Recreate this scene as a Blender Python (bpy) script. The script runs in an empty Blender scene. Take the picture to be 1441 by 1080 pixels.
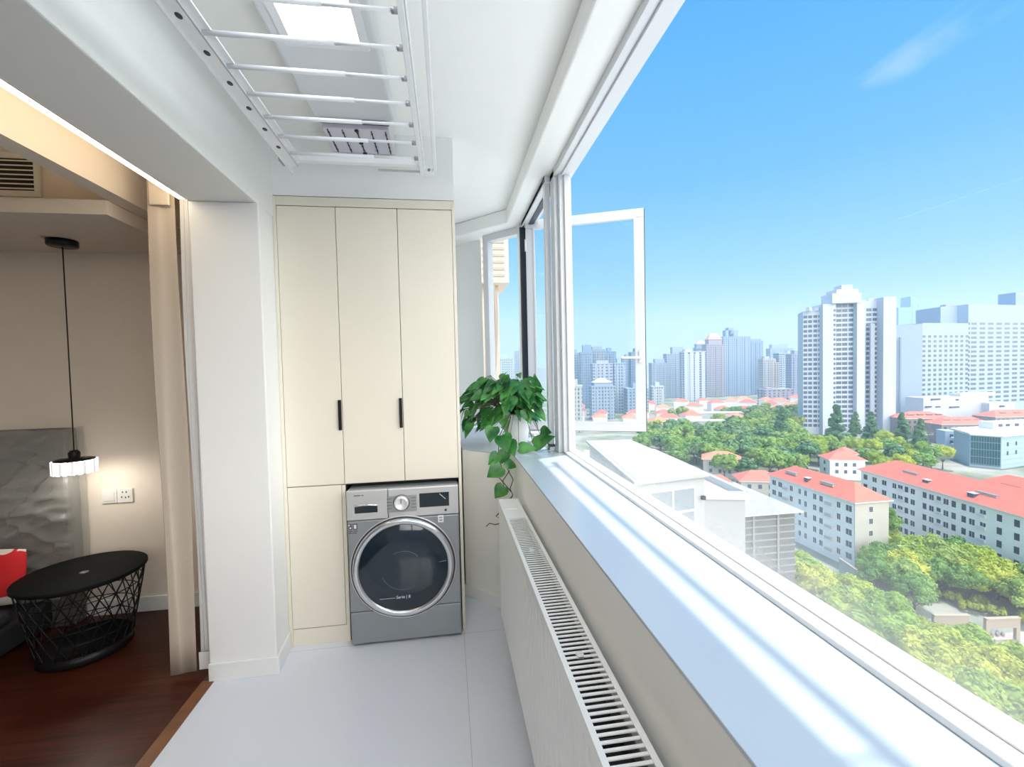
import bpy, math, random
from mathutils import Vector, Matrix
R = random.Random(7)
PI = math.pi
sc = bpy.context.scene
COL = sc.collection

# ------------------------------------------------------------------ materials
MATS = {}
def mat(name, color=(.8, .8, .8), rough=.5, metal=0., spec=.5, emit=None, estr=0., coat=0., var=0., vscale=6., bump=0., bscale=40., objvar=0., trans=0.):
    if name in MATS: return MATS[name]
    m = bpy.data.materials.new(name); m.use_nodes = True
    nt = m.node_tree; p = nt.nodes['Principled BSDF']
    p.inputs['Base Color'].default_value = (*color, 1)
    p.inputs['Roughness'].default_value = rough
    p.inputs['Metallic'].default_value = metal
    p.inputs['Specular IOR Level'].default_value = spec
    p.inputs['Coat Weight'].default_value = coat
    if emit:
        p.inputs['Emission Color'].default_value = (*emit, 1); p.inputs['Emission Strength'].default_value = estr
    tc = nt.nodes.new('ShaderNodeTexCoord') if (var or bump) else None
    if var or objvar:
        hs = nt.nodes.new('ShaderNodeHueSaturation'); hs.inputs['Color'].default_value = (*color, 1)
        v = None
        if var:
            nz = nt.nodes.new('ShaderNodeTexNoise'); nz.inputs['Scale'].default_value = vscale; nz.inputs['Detail'].default_value = 5
            nt.links.new(tc.outputs['Object'], nz.inputs['Vector'])
            mr = nt.nodes.new('ShaderNodeMapRange'); mr.inputs[1].default_value = .25; mr.inputs[2].default_value = .75
            mr.inputs[3].default_value = 1 - var; mr.inputs[4].default_value = 1 + var
            nt.links.new(nz.outputs['Fac'], mr.inputs[0]); v = mr.outputs[0]
        if objvar:
            oi = nt.nodes.new('ShaderNodeObjectInfo')
            mo = nt.nodes.new('ShaderNodeMapRange'); mo.inputs[3].default_value = 1 - objvar; mo.inputs[4].default_value = 1 + objvar
            nt.links.new(oi.outputs['Random'], mo.inputs[0])
            if v is not None:
                mm = nt.nodes.new('ShaderNodeMath'); mm.operation = 'MULTIPLY'
                nt.links.new(v, mm.inputs[0]); nt.links.new(mo.outputs[0], mm.inputs[1]); v = mm.outputs[0]
            else: v = mo.outputs[0]
            mh = nt.nodes.new('ShaderNodeMapRange'); mh.inputs[3].default_value = .5 - objvar * .1; mh.inputs[4].default_value = .5 + objvar * .08
            nt.links.new(oi.outputs['Random'], mh.inputs[0]); nt.links.new(mh.outputs[0], hs.inputs['Hue'])
        nt.links.new(v, hs.inputs['Value']); nt.links.new(hs.outputs[0], p.inputs['Base Color'])
    if bump:
        n2 = nt.nodes.new('ShaderNodeTexNoise'); n2.inputs['Scale'].default_value = bscale; n2.inputs['Detail'].default_value = 4
        nt.links.new(tc.outputs['Object'], n2.inputs['Vector'])
        b = nt.nodes.new('ShaderNodeBump'); b.inputs['Strength'].default_value = bump; b.inputs['Distance'].default_value = .01
        nt.links.new(n2.outputs['Fac'], b.inputs['Height']); nt.links.new(b.outputs[0], p.inputs['Normal'])
    if trans:
        p.inputs['Transmission Weight'].default_value = trans
    MATS[name] = m
    return m

def glass(name, tint=(1, 1, 1), refl=1.0, rough=0., veil=None):
    """thin pane: lets light straight through, mirrors by Fresnel"""
    if name in MATS: return MATS[name]
    m = bpy.data.materials.new(name); m.use_nodes = True; nt = m.node_tree
    for n in list(nt.nodes):
        if n.type != 'OUTPUT_MATERIAL': nt.nodes.remove(n)
    out = nt.nodes['Material Output']
    t = nt.nodes.new('ShaderNodeBsdfTransparent'); t.inputs[0].default_value = (*tint, 1)
    g = nt.nodes.new('ShaderNodeBsdfGlossy'); g.inputs['Roughness'].default_value = rough
    ge = nt.nodes.new('ShaderNodeNewGeometry'); dt = nt.nodes.new('ShaderNodeVectorMath'); dt.operation = 'DOT_PRODUCT'
    nt.links.new(ge.outputs['Normal'], dt.inputs[0]); nt.links.new(ge.outputs['Incoming'], dt.inputs[1])
    def mm_(op, a, b_=None):
        n = nt.nodes.new('ShaderNodeMath'); n.operation = op
        for i, q in enumerate((a, b_)):
            if q is None: continue
            if isinstance(q, (int, float)): n.inputs[i].default_value = q
            else: nt.links.new(q, n.inputs[i])
        return n.outputs[0]
    pw = mm_('POWER', mm_('SUBTRACT', 1., mm_('ABSOLUTE', dt.outputs['Value'])), 5.)     # Schlick, same from both sides
    f_ = mm_('ADD', mm_('MULTIPLY', pw, .96), .04)
    mu = nt.nodes.new('ShaderNodeMath'); mu.operation = 'MULTIPLY'; mu.inputs[1].default_value = refl
    mx = nt.nodes.new('ShaderNodeMixShader')
    nt.links.new(f_, mu.inputs[0]); nt.links.new(mu.outputs[0], mx.inputs[0])
    nt.links.new(t.outputs[0], mx.inputs[1]); nt.links.new(g.outputs[0], mx.inputs[2])
    if veil:        # sill's reflection painted as a pale veil, denser towards the pane's foot
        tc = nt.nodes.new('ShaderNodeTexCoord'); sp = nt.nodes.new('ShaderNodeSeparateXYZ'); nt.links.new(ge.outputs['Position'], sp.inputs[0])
        mr = nt.nodes.new('ShaderNodeMapRange'); mr.inputs[1].default_value = veil[0]; mr.inputs[2].default_value = veil[1]; mr.inputs[3].default_value = 1; mr.inputs[4].default_value = 0
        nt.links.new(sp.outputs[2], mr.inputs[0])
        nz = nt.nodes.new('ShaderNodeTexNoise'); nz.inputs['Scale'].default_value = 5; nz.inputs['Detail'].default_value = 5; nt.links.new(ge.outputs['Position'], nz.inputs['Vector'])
        fac = mm_('MULTIPLY', mm_('POWER', mr.outputs[0], 1.6), mm_('MULTIPLY', mm_('ADD', nz.outputs[0], .5), veil[2]))
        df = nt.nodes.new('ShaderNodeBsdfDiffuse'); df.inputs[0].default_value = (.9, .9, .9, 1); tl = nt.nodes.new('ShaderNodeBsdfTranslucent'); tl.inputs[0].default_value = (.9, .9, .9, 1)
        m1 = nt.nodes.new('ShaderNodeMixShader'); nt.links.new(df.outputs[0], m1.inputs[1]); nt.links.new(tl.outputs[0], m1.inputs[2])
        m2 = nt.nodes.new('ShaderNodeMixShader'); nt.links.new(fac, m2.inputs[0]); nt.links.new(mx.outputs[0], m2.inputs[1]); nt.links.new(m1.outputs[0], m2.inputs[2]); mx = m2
    nt.links.new(mx.outputs[0], out.inputs[0])
    MATS[name] = m
    return m

def facade_mat(name, wall, glassc, sx=3.0, sz=3.0, wx=.55, wz=.5, shift=0.):
    """far facade: rows of small windows as a pattern of the wall"""
    if name in MATS: return MATS[name]
    m = bpy.data.materials.new(name); m.use_nodes = True; nt = m.node_tree; p = nt.nodes['Principled BSDF']
    p.inputs['Roughness'].default_value = .6
    tc = nt.nodes.new('ShaderNodeTexCoord'); sp = nt.nodes.new('ShaderNodeSeparateXYZ'); nt.links.new(tc.outputs['Object'], sp.inputs[0])
    def math_(op, a, b=None):
        n = nt.nodes.new('ShaderNodeMath'); n.operation = op
        for i, q in enumerate((a, b)):
            if q is None: continue
            if isinstance(q, (int, float)): n.inputs[i].default_value = q
            else: nt.links.new(q, n.inputs[i])
        return n.outputs[0]
    u = math_('ADD', math_('SUBTRACT', sp.outputs[0], sp.outputs[1]), shift)
    fu = math_('FRACT', math_('DIVIDE', u, sx)); fz = math_('FRACT', math_('DIVIDE', sp.outputs[2], sz))
    mk = math_('MULTIPLY', math_('LESS_THAN', fu, wx), math_('LESS_THAN', fz, wz))
    mx = nt.nodes.new('ShaderNodeMix'); mx.data_type = 'RGBA'
    nt.links.new(mk, mx.inputs[0]); mx.inputs[6].default_value = (*wall, 1); mx.inputs[7].default_value = (*glassc, 1)
    nt.links.new(mx.outputs[2], p.inputs['Base Color'])
    MATS[name] = m
    return m

def tile_mat(name, c1, c2, grout, sx, sy, off=(0, 0), rough=.12, coat=.0, gw=.004, plank=False):
    if name in MATS: return MATS[name]
    m = bpy.data.materials.new(name); m.use_nodes = True; nt = m.node_tree; p = nt.nodes['Principled BSDF']
    tc = nt.nodes.new('ShaderNodeTexCoord'); mp = nt.nodes.new('ShaderNodeMapping')
    mp.inputs['Location'].default_value = (-off[0], -off[1], 0)
    if plank: mp.inputs['Rotation'].default_value = (0, 0, 0)
    b = nt.nodes.new('ShaderNodeTexBrick'); b.inputs['Scale'].default_value = 1.
    b.inputs['Brick Width'].default_value = sx; b.inputs['Row Height'].default_value = sy
    b.inputs['Mortar Size'].default_value = gw; b.inputs['Mortar Smooth'].default_value = .3
    b.offset = .5 if plank else 0.; b.squash = 1.
    b.inputs['Color1'].default_value = (*c1, 1); b.inputs['Color2'].default_value = (*c2, 1); b.inputs['Mortar'].default_value = (*grout, 1)
    nt.links.new(tc.outputs['Object'], mp.inputs[0]); nt.links.new(mp.outputs[0], b.inputs[0])
    if plank:
        mp2 = nt.nodes.new('ShaderNodeMapping'); mp2.inputs['Scale'].default_value = (1.2, 22, 1)
        nz = nt.nodes.new('ShaderNodeTexNoise'); nz.inputs['Scale'].default_value = 3; nz.inputs['Detail'].default_value = 8
        nt.links.new(tc.outputs['Object'], mp2.inputs[0]); nt.links.new(mp2.outputs[0], nz.inputs[0])
        mx = nt.nodes.new('ShaderNodeMix'); mx.data_type = 'RGBA'; mx.blend_type = 'MULTIPLY'; mx.inputs[0].default_value = .75
        cr = nt.nodes.new('ShaderNodeValToRGB'); cr.color_ramp.elements[0].color = (.45, .4, .36, 1); cr.color_ramp.elements[1].color = (1.25, 1.2, 1.15, 1)
        cr.color_ramp.elements[0].position = .3; cr.color_ramp.elements[1].position = .7
        nt.links.new(nz.outputs[0], cr.inputs[0]); nt.links.new(b.outputs[0], mx.inputs[6]); nt.links.new(cr.outputs[0], mx.inputs[7])
        nt.links.new(mx.outputs[2], p.inputs['Base Color'])
    else:
        nt.links.new(b.outputs[0], p.inputs['Base Color'])
    p.inputs['Roughness'].default_value = rough
    MATS[name] = m
    return m

def leaf_mat(name, c1, c2, trans=.35, rough=.5, scale=.6, objvar=.0):
    if name in MATS: return MATS[name]
    m = bpy.data.materials.new(name); m.use_nodes = True; nt = m.node_tree; p = nt.nodes['Principled BSDF']
    tc = nt.nodes.new('ShaderNodeTexCoord'); nz = nt.nodes.new('ShaderNodeTexNoise'); nz.inputs['Scale'].default_value = scale; nz.inputs['Detail'].default_value = 6
    nt.links.new(tc.outputs['Object'], nz.inputs[0])
    cr = nt.nodes.new('ShaderNodeValToRGB'); cr.color_ramp.elements[0].position = .35; cr.color_ramp.elements[1].position = .65
    cr.color_ramp.elements[0].color = (*c1, 1); cr.color_ramp.elements[1].color = (*c2, 1)
    nt.links.new(nz.outputs[0], cr.inputs[0]); col = cr.outputs[0]
    if objvar:
        oi = nt.nodes.new('ShaderNodeObjectInfo'); hs = nt.nodes.new('ShaderNodeHueSaturation')
        a = nt.nodes.new('ShaderNodeMapRange'); a.inputs[3].default_value = 1 - objvar; a.inputs[4].default_value = 1 + objvar
        h = nt.nodes.new('ShaderNodeMapRange'); h.inputs[3].default_value = .5 + .03; h.inputs[4].default_value = .5 - .035
        nt.links.new(oi.outputs['Random'], a.inputs[0]); nt.links.new(oi.outputs['Random'], h.inputs[0])
        nt.links.new(a.outputs[0], hs.inputs['Value']); nt.links.new(h.outputs[0], hs.inputs['Hue'])
        nt.links.new(col, hs.inputs['Color']); col = hs.outputs[0]
    nt.links.new(col, p.inputs['Base Color']); p.inputs['Roughness'].default_value = rough
    if trans:
        t = nt.nodes.new('ShaderNodeBsdfTranslucent'); nt.links.new(col, t.inputs[0])
        mx = nt.nodes.new('ShaderNodeMixShader'); mx.inputs[0].default_value = trans
        nt.links.new(p.outputs[0], mx.inputs[1]); nt.links.new(t.outputs[0], mx.inputs[2]); nt.links.new(mx.outputs[0], nt.nodes['Material Output'].inputs[0])
    MATS[name] = m
    return m

# ------------------------------------------------------------------ mesh builder
class MB:
    def __init__(s): s.v = []; s.f = []; s.m = []; s.s = []; s.mats = []
    def mi(s, m):
        if m not in s.mats: s.mats.append(m)
        return s.mats.index(m)
    def add(s, vs, fs, m, smooth=False):
        b = len(s.v); i = s.mi(m); s.v.extend([tuple(p) for p in vs])
        for f in fs: s.f.append(tuple(b + k for k in f)); s.m.append(i); s.s.append(smooth)
        return s
    def box(s, x0, x1, y0, y1, z0, z1, m):
        return s.obox((x0, y0, z0), (x1 - x0, 0, 0), (0, y1 - y0, 0), (0, 0, z1 - z0), m)
    def obox(s, o, a, b, c, m):
        o, a, b, c = Vector(o), Vector(a), Vector(b), Vector(c)
        if a.cross(b).dot(c) < 0: a, b = b, a
        vs = [o, o + a, o + a + b, o + b, o + c, o + a + c, o + a + b + c, o + b + c]
        return s.add(vs, [(3, 2, 1, 0), (4, 5, 6, 7), (0, 1, 5, 4), (1, 2, 6, 5), (2, 3, 7, 6), (3, 0, 4, 7)], m)
    def bar(s, p, q, w, h, m, up=(0, 0, 1)):
        p, q = Vector(p), Vector(q); d = (q - p); up = Vector(up); sd = d.cross(up).normalized(); u = sd.cross(d).normalized()
        return s.obox(p - sd * w / 2 - u * h / 2, d, sd * w, u * h, m)
    def prism(s, poly, z0, z1, m):
        n = len(poly); a = sum(poly[i][0] * poly[(i + 1) % n][1] - poly[(i + 1) % n][0] * poly[i][1] for i in range(n))
        if a < 0: poly = poly[::-1]
        vs = [(x, y, z0) for x, y in poly] + [(x, y, z1) for x, y in poly]
        fs = [tuple(range(n))[::-1], tuple(range(n, 2 * n))] + [(i, (i + 1) % n, n + (i + 1) % n, n + i) for i in range(n)]
        return s.add(vs, fs, m)
    def tube(s, pts, r, m, n=8, cap=True, smooth=True):
        pts = [Vector(p) for p in pts]; vs = []; prev = None
        rs = r if isinstance(r, (list, tuple)) else [r] * len(pts)
        for i, p in enumerate(pts):
            t = (pts[min(i + 1, len(pts) - 1)] - pts[max(i - 1, 0)]).normalized()
            if prev is None:
                a = t.orthogonal().normalized()
            else:
                a = (prev - t * prev.dot(t)); a = a.normalized() if a.length > 1e-6 else t.orthogonal().normalized()
            prev = a; b = t.cross(a)
            for k in range(n):
                an = 2 * PI * k / n; vs.append(p + (a * math.cos(an) + b * math.sin(an)) * rs[i])
        fs = []
        for i in range(len(pts) - 1):
            for k in range(n):
                k2 = (k + 1) % n; fs.append((i * n + k, i * n + k2, (i + 1) * n + k2, (i + 1) * n + k))
        s.add(vs, fs, m, smooth)
        if cap:
            b = len(s.v) - len(vs); i = s.mi(m)
            s.f.append(tuple(b + k for k in range(n))[::-1]); s.m.append(i); s.s.append(False)
            s.f.append(tuple(b + (len(pts) - 1) * n + k for k in range(n))); s.m.append(i); s.s.append(False)
        return s
    def lathe(s, prof, c, m, n=32, axis='z', smooth=True):
        """profile [(r, h)]; axis z: h up; axis y: h along -y (towards the viewer)"""
        c = Vector(c); vs = []
        for r, h in prof:
            for k in range(n):
                an = 2 * PI * k / n
                vs.append(c + (Vector((r * math.cos(an), r * math.sin(an), h)) if axis == 'z' else Vector((r * math.cos(an), -h, r * math.sin(an)))))
        fs = [(i * n + k, i * n + (k + 1) % n, (i + 1) * n + (k + 1) % n, (i + 1) * n + k) for i in range(len(prof) - 1) for k in range(n)]
        return s.add(vs, fs, m, smooth)
    def ball(s, c, rx, ry, rz, m, nu=12, nv=8):
        prof = [(math.sin(PI * i / nv), -math.cos(PI * i / nv)) for i in range(nv + 1)]
        vs = [(c[0] + rx * max(r, 1e-4) * math.cos(2 * PI * k / nu), c[1] + ry * max(r, 1e-4) * math.sin(2 * PI * k / nu), c[2] + rz * h) for r, h in prof for k in range(nu)]
        fs = [(i * nu + k, i * nu + (k + 1) % nu, (i + 1) * nu + (k + 1) % nu, (i + 1) * nu + k) for i in range(nv) for k in range(nu)]
        return s.add(vs, fs, m, True)
    def mesh(s, name, shift=(0, 0, 0)):
        me = bpy.data.meshes.new(name)
        sx, sy, sz = shift
        me.from_pydata([(x - sx, y - sy, z - sz) for x, y, z in s.v], [], s.f)
        for m in s.mats: me.materials.append(m)
        me.polygons.foreach_set('material_index', s.m); me.polygons.foreach_set('use_smooth', s.s); me.update()
        return me
    def build(s, name, parent=None, bev=0., seg=2, kind=None, label=None):
        org = world_loc(parent) if parent else Vector((0, 0, 0))
        if parent is None and s.v:      # a thing's or structure's own origin sits at its base centre
            xs = [p[0] for p in s.v]; ys = [p[1] for p in s.v]; zs = [p[2] for p in s.v]
            org = Vector(((min(xs) + max(xs)) / 2, (min(ys) + max(ys)) / 2, min(zs)))
        o = bpy.data.objects.new(name, s.mesh(name, org)); COL.objects.link(o)
        if parent: o.parent = parent
        else: o.location = org
        if bev:
            md = o.modifiers.new('edge', 'BEVEL'); md.width = bev; md.segments = seg; md.limit_method = 'ANGLE'; md.angle_limit = math.radians(40)
            md.harden_normals = False
        if kind: o['kind'] = kind
        if label: o['label'] = label
        return o

def world_loc(o):
    v = Vector((0, 0, 0))
    while o is not None: v += o.location; o = o.parent
    return v
def thing(name, label, cat, loc, group=None):
    o = bpy.data.objects.new(name, None); COL.objects.link(o); o.location = loc; o.empty_display_size = .1
    o['label'] = label; o['category'] = cat
    if group: o['group'] = group
    return o
def tag(o, label, cat, group=None):
    o['label'] = label; o['category'] = cat
    if group: o['group'] = group
    return o
def struct(name, loc=(0, 0, 0)):
    o = bpy.data.objects.new(name, None); COL.objects.link(o); o.location = loc; o['kind'] = 'structure'; return o

# ------------------------------------------------------------------ palette
W_WALL = mat('white_paint', (.86, .86, .84), .65, var=.015, vscale=2, bump=.03, bscale=180)
W_CEIL = mat('ceiling_paint', (.90, .90, .875), .7, var=.01)
W_BED = mat('bedroom_paint', (.78, .69, .585), .7, var=.02)
W_UPVC = mat('white_frame', (.68, .69, .71), .3)
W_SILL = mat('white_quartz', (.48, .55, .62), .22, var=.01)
W_STEEL = mat('white_enamel', (.87, .88, .87), .3)
W_RACK = mat('white_powder_coat', (.86, .87, .89), .35)
W_BASE = mat('white_skirting', (.84, .84, .83), .35)
CREAM = mat('cream_laminate', (.80, .745, .63), .38, var=.012, vscale=3)
W_SASH = mat('sash_white', (.56, .58, .62), .3)
DARK = mat('dark_gap', (.012, .012, .012), .7)
BLACKM = mat('black_metal', (.008, .008, .009), .4, spec=.3)
NAVY = mat('black_gasket', (.02, .03, .05), .4)
SILVER = mat('grey_silver_metal', (.31, .335, .345), .36, .5)
SILVER_L = mat('light_silver_metal', (.64, .64, .63), .34, .5)
CHROME = mat('chrome', (.78, .79, .80), .12, 1.)
GLOSSB = mat('gloss_black', (.006, .012, .016), .05, coat=.5)
PANE = glass('clear_pane', (.985, .995, .995), .12, veil=(.965, 1.25, .38))
PANE2 = glass('sash_pane', (.95, .975, .99), .22)

# ------------------------------------------------------------------ camera (lens, tilt and roll read from the vanishing points)
XA = Vector((.98927, -.02705, .14357)); YA = Vector((-.14372, -.03034, .98915)); ZA = Vector((-.0224, -.99917, -.0339))
def ortho():
    y = Vector((630 - 720.5, 521 - 540, 622)).normalized(); d = Vector((1162 - 720.5, 19760 - 540, 622)).normalized()
    d = (d - y * d.dot(y)).normalized(); z = -d; return y.cross(z), y, z
XA, YA, ZA = ortho()
camd = bpy.data.cameras.new('camera'); cam = bpy.data.objects.new('camera', camd); COL.objects.link(cam)
right = Vector((XA.x, YA.x, ZA.x)); down = Vector((XA.y, YA.y, ZA.y)); fwd = Vector((XA.z, YA.z, ZA.z))
mw = Matrix.Identity(4)
for i in range(3): mw[i][0] = right[i]; mw[i][1] = -down[i]; mw[i][2] = -fwd[i]
mw[2][3] = 1.45
cam.matrix_world = mw
camd.sensor_fit = 'HORIZONTAL'; camd.sensor_width = 36; camd.lens = 622 / 1441 * 36
camd.clip_start = .02; camd.clip_end = 4000
sc.camera = cam

# ------------------------------------------------------------------ light
SUN_DIR = Vector((.1606, .070, 1.)).normalized()
sd = bpy.data.lights.new('sun', 'SUN'); sd.energy = 4.6; sd.angle = math.radians(.9); sd.color = (1., .965, .90)
so = bpy.data.objects.new('sun', sd); COL.objects.link(so); so.rotation_euler = SUN_DIR.to_track_quat('Z', 'Y').to_euler(); so.location = (3, 1, 30)

wd = bpy.data.worlds.new('sky'); sc.world = wd; wd.use_nodes = True; nt = wd.node_tree
for n in list(nt.nodes): nt.nodes.remove(n)
def N(t): return nt.nodes.new(t)
def mth(op, a, b=None, c=None, clamp=False):
    n = N('ShaderNodeMath'); n.operation = op; n.use_clamp = clamp
    for i, q in enumerate((a, b, c)):
        if q is None: continue
        if isinstance(q, (int, float)): n.inputs[i].default_value = q
        else: nt.links.new(q, n.inputs[i])
    return n.outputs[0]
tcw = N('ShaderNodeTexCoord'); sep = N('ShaderNodeSeparateXYZ'); nt.links.new(tcw.outputs['Generated'], sep.inputs[0])
dx, dy, dz = sep.outputs
cr = N('ShaderNodeValToRGB'); nt.links.new(dz, cr.inputs[0])
els = cr.color_ramp.elements
stops = [(0.0, (.50, .74, .95)), (.07, (.42, .70, .95)), (.18, (.26, .62, .97)), (.36, (.13, .50, .96)), (.56, (.075, .44, .94)), (.8, (.05, .36, .88)), (1.0, (.20, .42, .88))]
els[0].position, els[0].color = stops[0][0], (*stops[0][1], 1); els[1].position, els[1].color = stops[-1][0], (*stops[-1][1], 1)
for pz, c in stops[1:-1]:
    e = els.new(pz); e.color = (*c, 1)
# thin cloud wisp, high ahead and right
def dirv(px, py):
    c = Vector((px - 720.5, py - 540, 622)); return Vector((c.dot(XA), c.dot(YA), c.dot(ZA))).normalized()
a_, b_ = dirv(1205, 125), dirv(1385, 15); mid = (a_ + b_).normalized(); lng = (b_ - a_).normalized(); crs = mid.cross(lng).normalized()
def dotn(v):
    n = N('ShaderNodeVectorMath'); n.operation = 'DOT_PRODUCT'; nt.links.new(tcw.outputs['Generated'], n.inputs[0]); n.inputs[1].default_value = v; return n.outputs['Value']
half = (b_ - a_).length / 2
u = mth('DIVIDE', dotn(lng), half); w = mth('DIVIDE', dotn(crs), .024); fr = dotn(mid)
ell = mth('SUBTRACT', 1., mth('ADD', mth('POWER', mth('ABSOLUTE', u), 2.), mth('POWER', mth('ABSOLUTE', w), 2.)), clamp=True)
nz = N('ShaderNodeTexNoise'); nz.inputs['Scale'].default_value = 16; nz.inputs['Detail'].default_value = 4; nt.links.new(tcw.outputs['Generated'], nz.inputs[0])
pch = mth('MULTIPLY', mth('SUBTRACT', nz.outputs[0], .30), 2.6, clamp=True)
wisp = mth('MULTIPLY', mth('MULTIPLY', mth('MULTIPLY', ell, pch), .38), mth('GREATER_THAN', fr, 0.))
mxw = N('ShaderNodeMix'); mxw.data_type = 'RGBA'; nt.links.new(wisp, mxw.inputs[0]); nt.links.new(cr.outputs[0], mxw.inputs[6]); mxw.inputs[7].default_value = (.75, .92, 1.05, 1)
# bright cloud added behind the viewer, out of view, to fill the room with light
nz2 = N('ShaderNodeTexNoise'); nz2.inputs['Scale'].default_value = 2.6; nz2.inputs['Detail'].default_value = 6; nt.links.new(tcw.outputs['Generated'], nz2.inputs[0])
hx = mth('SUBTRACT', mth('MULTIPLY', dx, .35), mth('MULTIPLY', dy, .94))        # points away from the view
fill_cloud = mth('MULTIPLY', mth('SUBTRACT', hx, .22), 2.6, clamp=True)
fill_cloud = mth('MULTIPLY', fill_cloud, mth('MULTIPLY', mth('ADD', dz, .02), 14., clamp=True))
fill_cloud = mth('MULTIPLY', fill_cloud, mth('MULTIPLY', mth('SUBTRACT', nz2.outputs[0], .28), 3.2, clamp=True))
mxb = N('ShaderNodeMix'); mxb.data_type = 'RGBA'; nt.links.new(fill_cloud, mxb.inputs[0]); nt.links.new(mxw.outputs[2], mxb.inputs[6]); mxb.inputs[7].default_value = (5.6, 5.5, 5.3, 1)
# below the horizon: pale ground haze
lt = mth('LESS_THAN', dz, -.001); mxg = N('ShaderNodeMix'); mxg.data_type = 'RGBA'; nt.links.new(lt, mxg.inputs[0]); nt.links.new(mxb.outputs[2], mxg.inputs[6]); mxg.inputs[7].default_value = (.5, .58, .6, 1)
bg = N('ShaderNodeBackground'); nt.links.new(mxg.outputs[2], bg.inputs[0]); bg.inputs[1].default_value = 1.0
ow = N('ShaderNodeOutputWorld'); nt.links.new(bg.outputs[0], ow.inputs[0])
wd.cycles.sampling_method = 'MANUAL'; wd.cycles.sample_map_resolution = 1024

# ================================================================== THE BALCONY SHELL
FLOOR_T = tile_mat('balcony_tile', (.75, .785, .86), (.745, .78, .855), (.58, .59, .60), 1.2, 1.2, off=(.4335, .45), rough=.13, gw=.0022)
WOOD = tile_mat('dark_red_wood', (.085, .020, .008), (.06, .013, .006), (.02, .005, .003), .9, .09, rough=.36, gw=.0015, plank=True); WOOD.node_tree.nodes['Principled BSDF'].inputs['Specular IOR Level'].default_value = .25
WOOD_T = mat('wood_threshold', (.20, .075, .028), .35, var=.25, vscale=18)

MB().box(-1.135, .368, -1.6, 3.10, -.12, 0, FLOOR_T).build('floor', kind='structure')
MB().box(-5.2, -1.19, -2.6, 3.15, -.12, -.0, WOOD).build('floor_bedroom', kind='structure')
MB().box(-1.19, -1.135, -2.6, 2.24, -.12, .004, WOOD_T).build('trim_threshold', kind='structure')
# ceiling slab of the balcony (reaches out to the window head)
MB().prism([(-.86, -1.6), (.715, -1.6), (.715, 3.60), (.10, 4.22), (-.86, 4.22)], 2.70, 2.86, W_CEIL).build('ceiling', kind='structure')
# boxed drop along the window side, turning the corner at the far end
MB().prism([(.485, -1.6), (.715, -1.6), (.715, 3.57), (.12, 4.165), (-.10, 4.10), (-.10, 4.05), (.485, 3.465)], 2.59, 2.70, W_CEIL).build('trim_bulkhead', kind='structure', bev=.012, seg=3)
# wall between balcony and bedroom: pier at the far end with the beam over the opening
b = MB()
b.prism([(-1.157, 2.24), (-.855, 2.24), (-.868, 2.46), (-.868, 3.10), (-1.157, 3.10)], 0, 2.253, W_WALL)
b.box(-1.157, -.862, -1.6, 3.10, 2.253, 2.86, W_WALL)
b.build('wall_left', kind='structure', bev=.006)
b = MB(); b.prism([(-1.157, 2.228), (-.850, 2.228), (-.855, 2.24), (-1.157, 2.24)], 0, .085, W_BASE)
b.prism([(-.855, 2.228), (-.843, 2.232), (-.856, 2.435), (-.868, 2.435)], 0, .085, W_BASE)
b.build('baseboard_left', kind='structure', bev=.003)
# wall over and behind the cabinet, and the far wall beside the corner window
b = MB(); b.box(-.868, .058, 2.442, 3.10, 2.366, 2.70, W_WALL); b.box(-.868, .058, 3.05, 3.12, 0, 2.366, W_WALL)
b.build('wall_back', kind='structure')
b = MB(); b.prism([(-.40, 4.52), (.318, 3.932), (.318, 4.10), (-.40, 4.70)], .95, 2.59, W_WALL); b.box(-.5, -.30, 3.10, 4.7, 0, 2.7, W_WALL)
b.build('wall_end', kind='structure')
# parapet under the windows with its deep far corner
PLAN = [(.368, -1.6), (.735, -1.6), (.735, 3.62), (.15, 4.22), (-.29, 4.22), (-.29, 3.13), (.078, 3.13), (.078, 2.822), (.368, 2.532)]
MB().prism(PLAN, -.12, .942, W_WALL).build('wall_right', kind='structure', bev=.004)
PL2 = [(.365, -1.6), (.74, -1.6), (.74, 3.62), (.15, 4.23), (-.29, 4.22), (-.29, 3.13), (.075, 3.13), (.075, 2.819), (.365, 2.529)]
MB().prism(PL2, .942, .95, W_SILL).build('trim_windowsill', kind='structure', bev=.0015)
b = MB(); b.prism([(.062, 2.826), (.07, 2.834), (.37, 2.534), (.362, 2.526)], 0, .07, W_BASE); b.box(.352, .368, -1.6, 2.53, 0, .07, W_BASE)
b.build('baseboard_right', kind='structure', bev=.002)
b = MB(); b.box(-1.19, .75, -1.75, -1.6, -.12, .90, W_WALL); b.box(-1.19, .75, -1.75, -1.6, 2.58, 2.86, W_WALL); b.box(-1.19, -.90, -1.75, -1.6, .90, 2.58, W_WALL); b.box(.66, .75, -1.75, -1.6, .90, 2.58, W_WALL)
b.build('wall_near', kind='structure')

# ---------------- windows
def frame_rect(b, o, u, v, L, H, w, d, n, m):
    """rectangular frame: origin o (inner face, bottom corner), u along, v up, n outward"""
    o, u, v, n = Vector(o), Vector(u), Vector(v), Vector(n)
    b.obox(o, u * L, v * w, n * d, m); b.obox(o + v * (H - w), u * L, v * w, n * d, m)
    b.obox(o + v * w, u * w, v * (H - 2 * w), n * d, m); b.obox(o + u * (L - w) + v * w, u * w, v * (H - 2 * w), n * d, m)
Zv = Vector((0, 0, 1))
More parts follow.
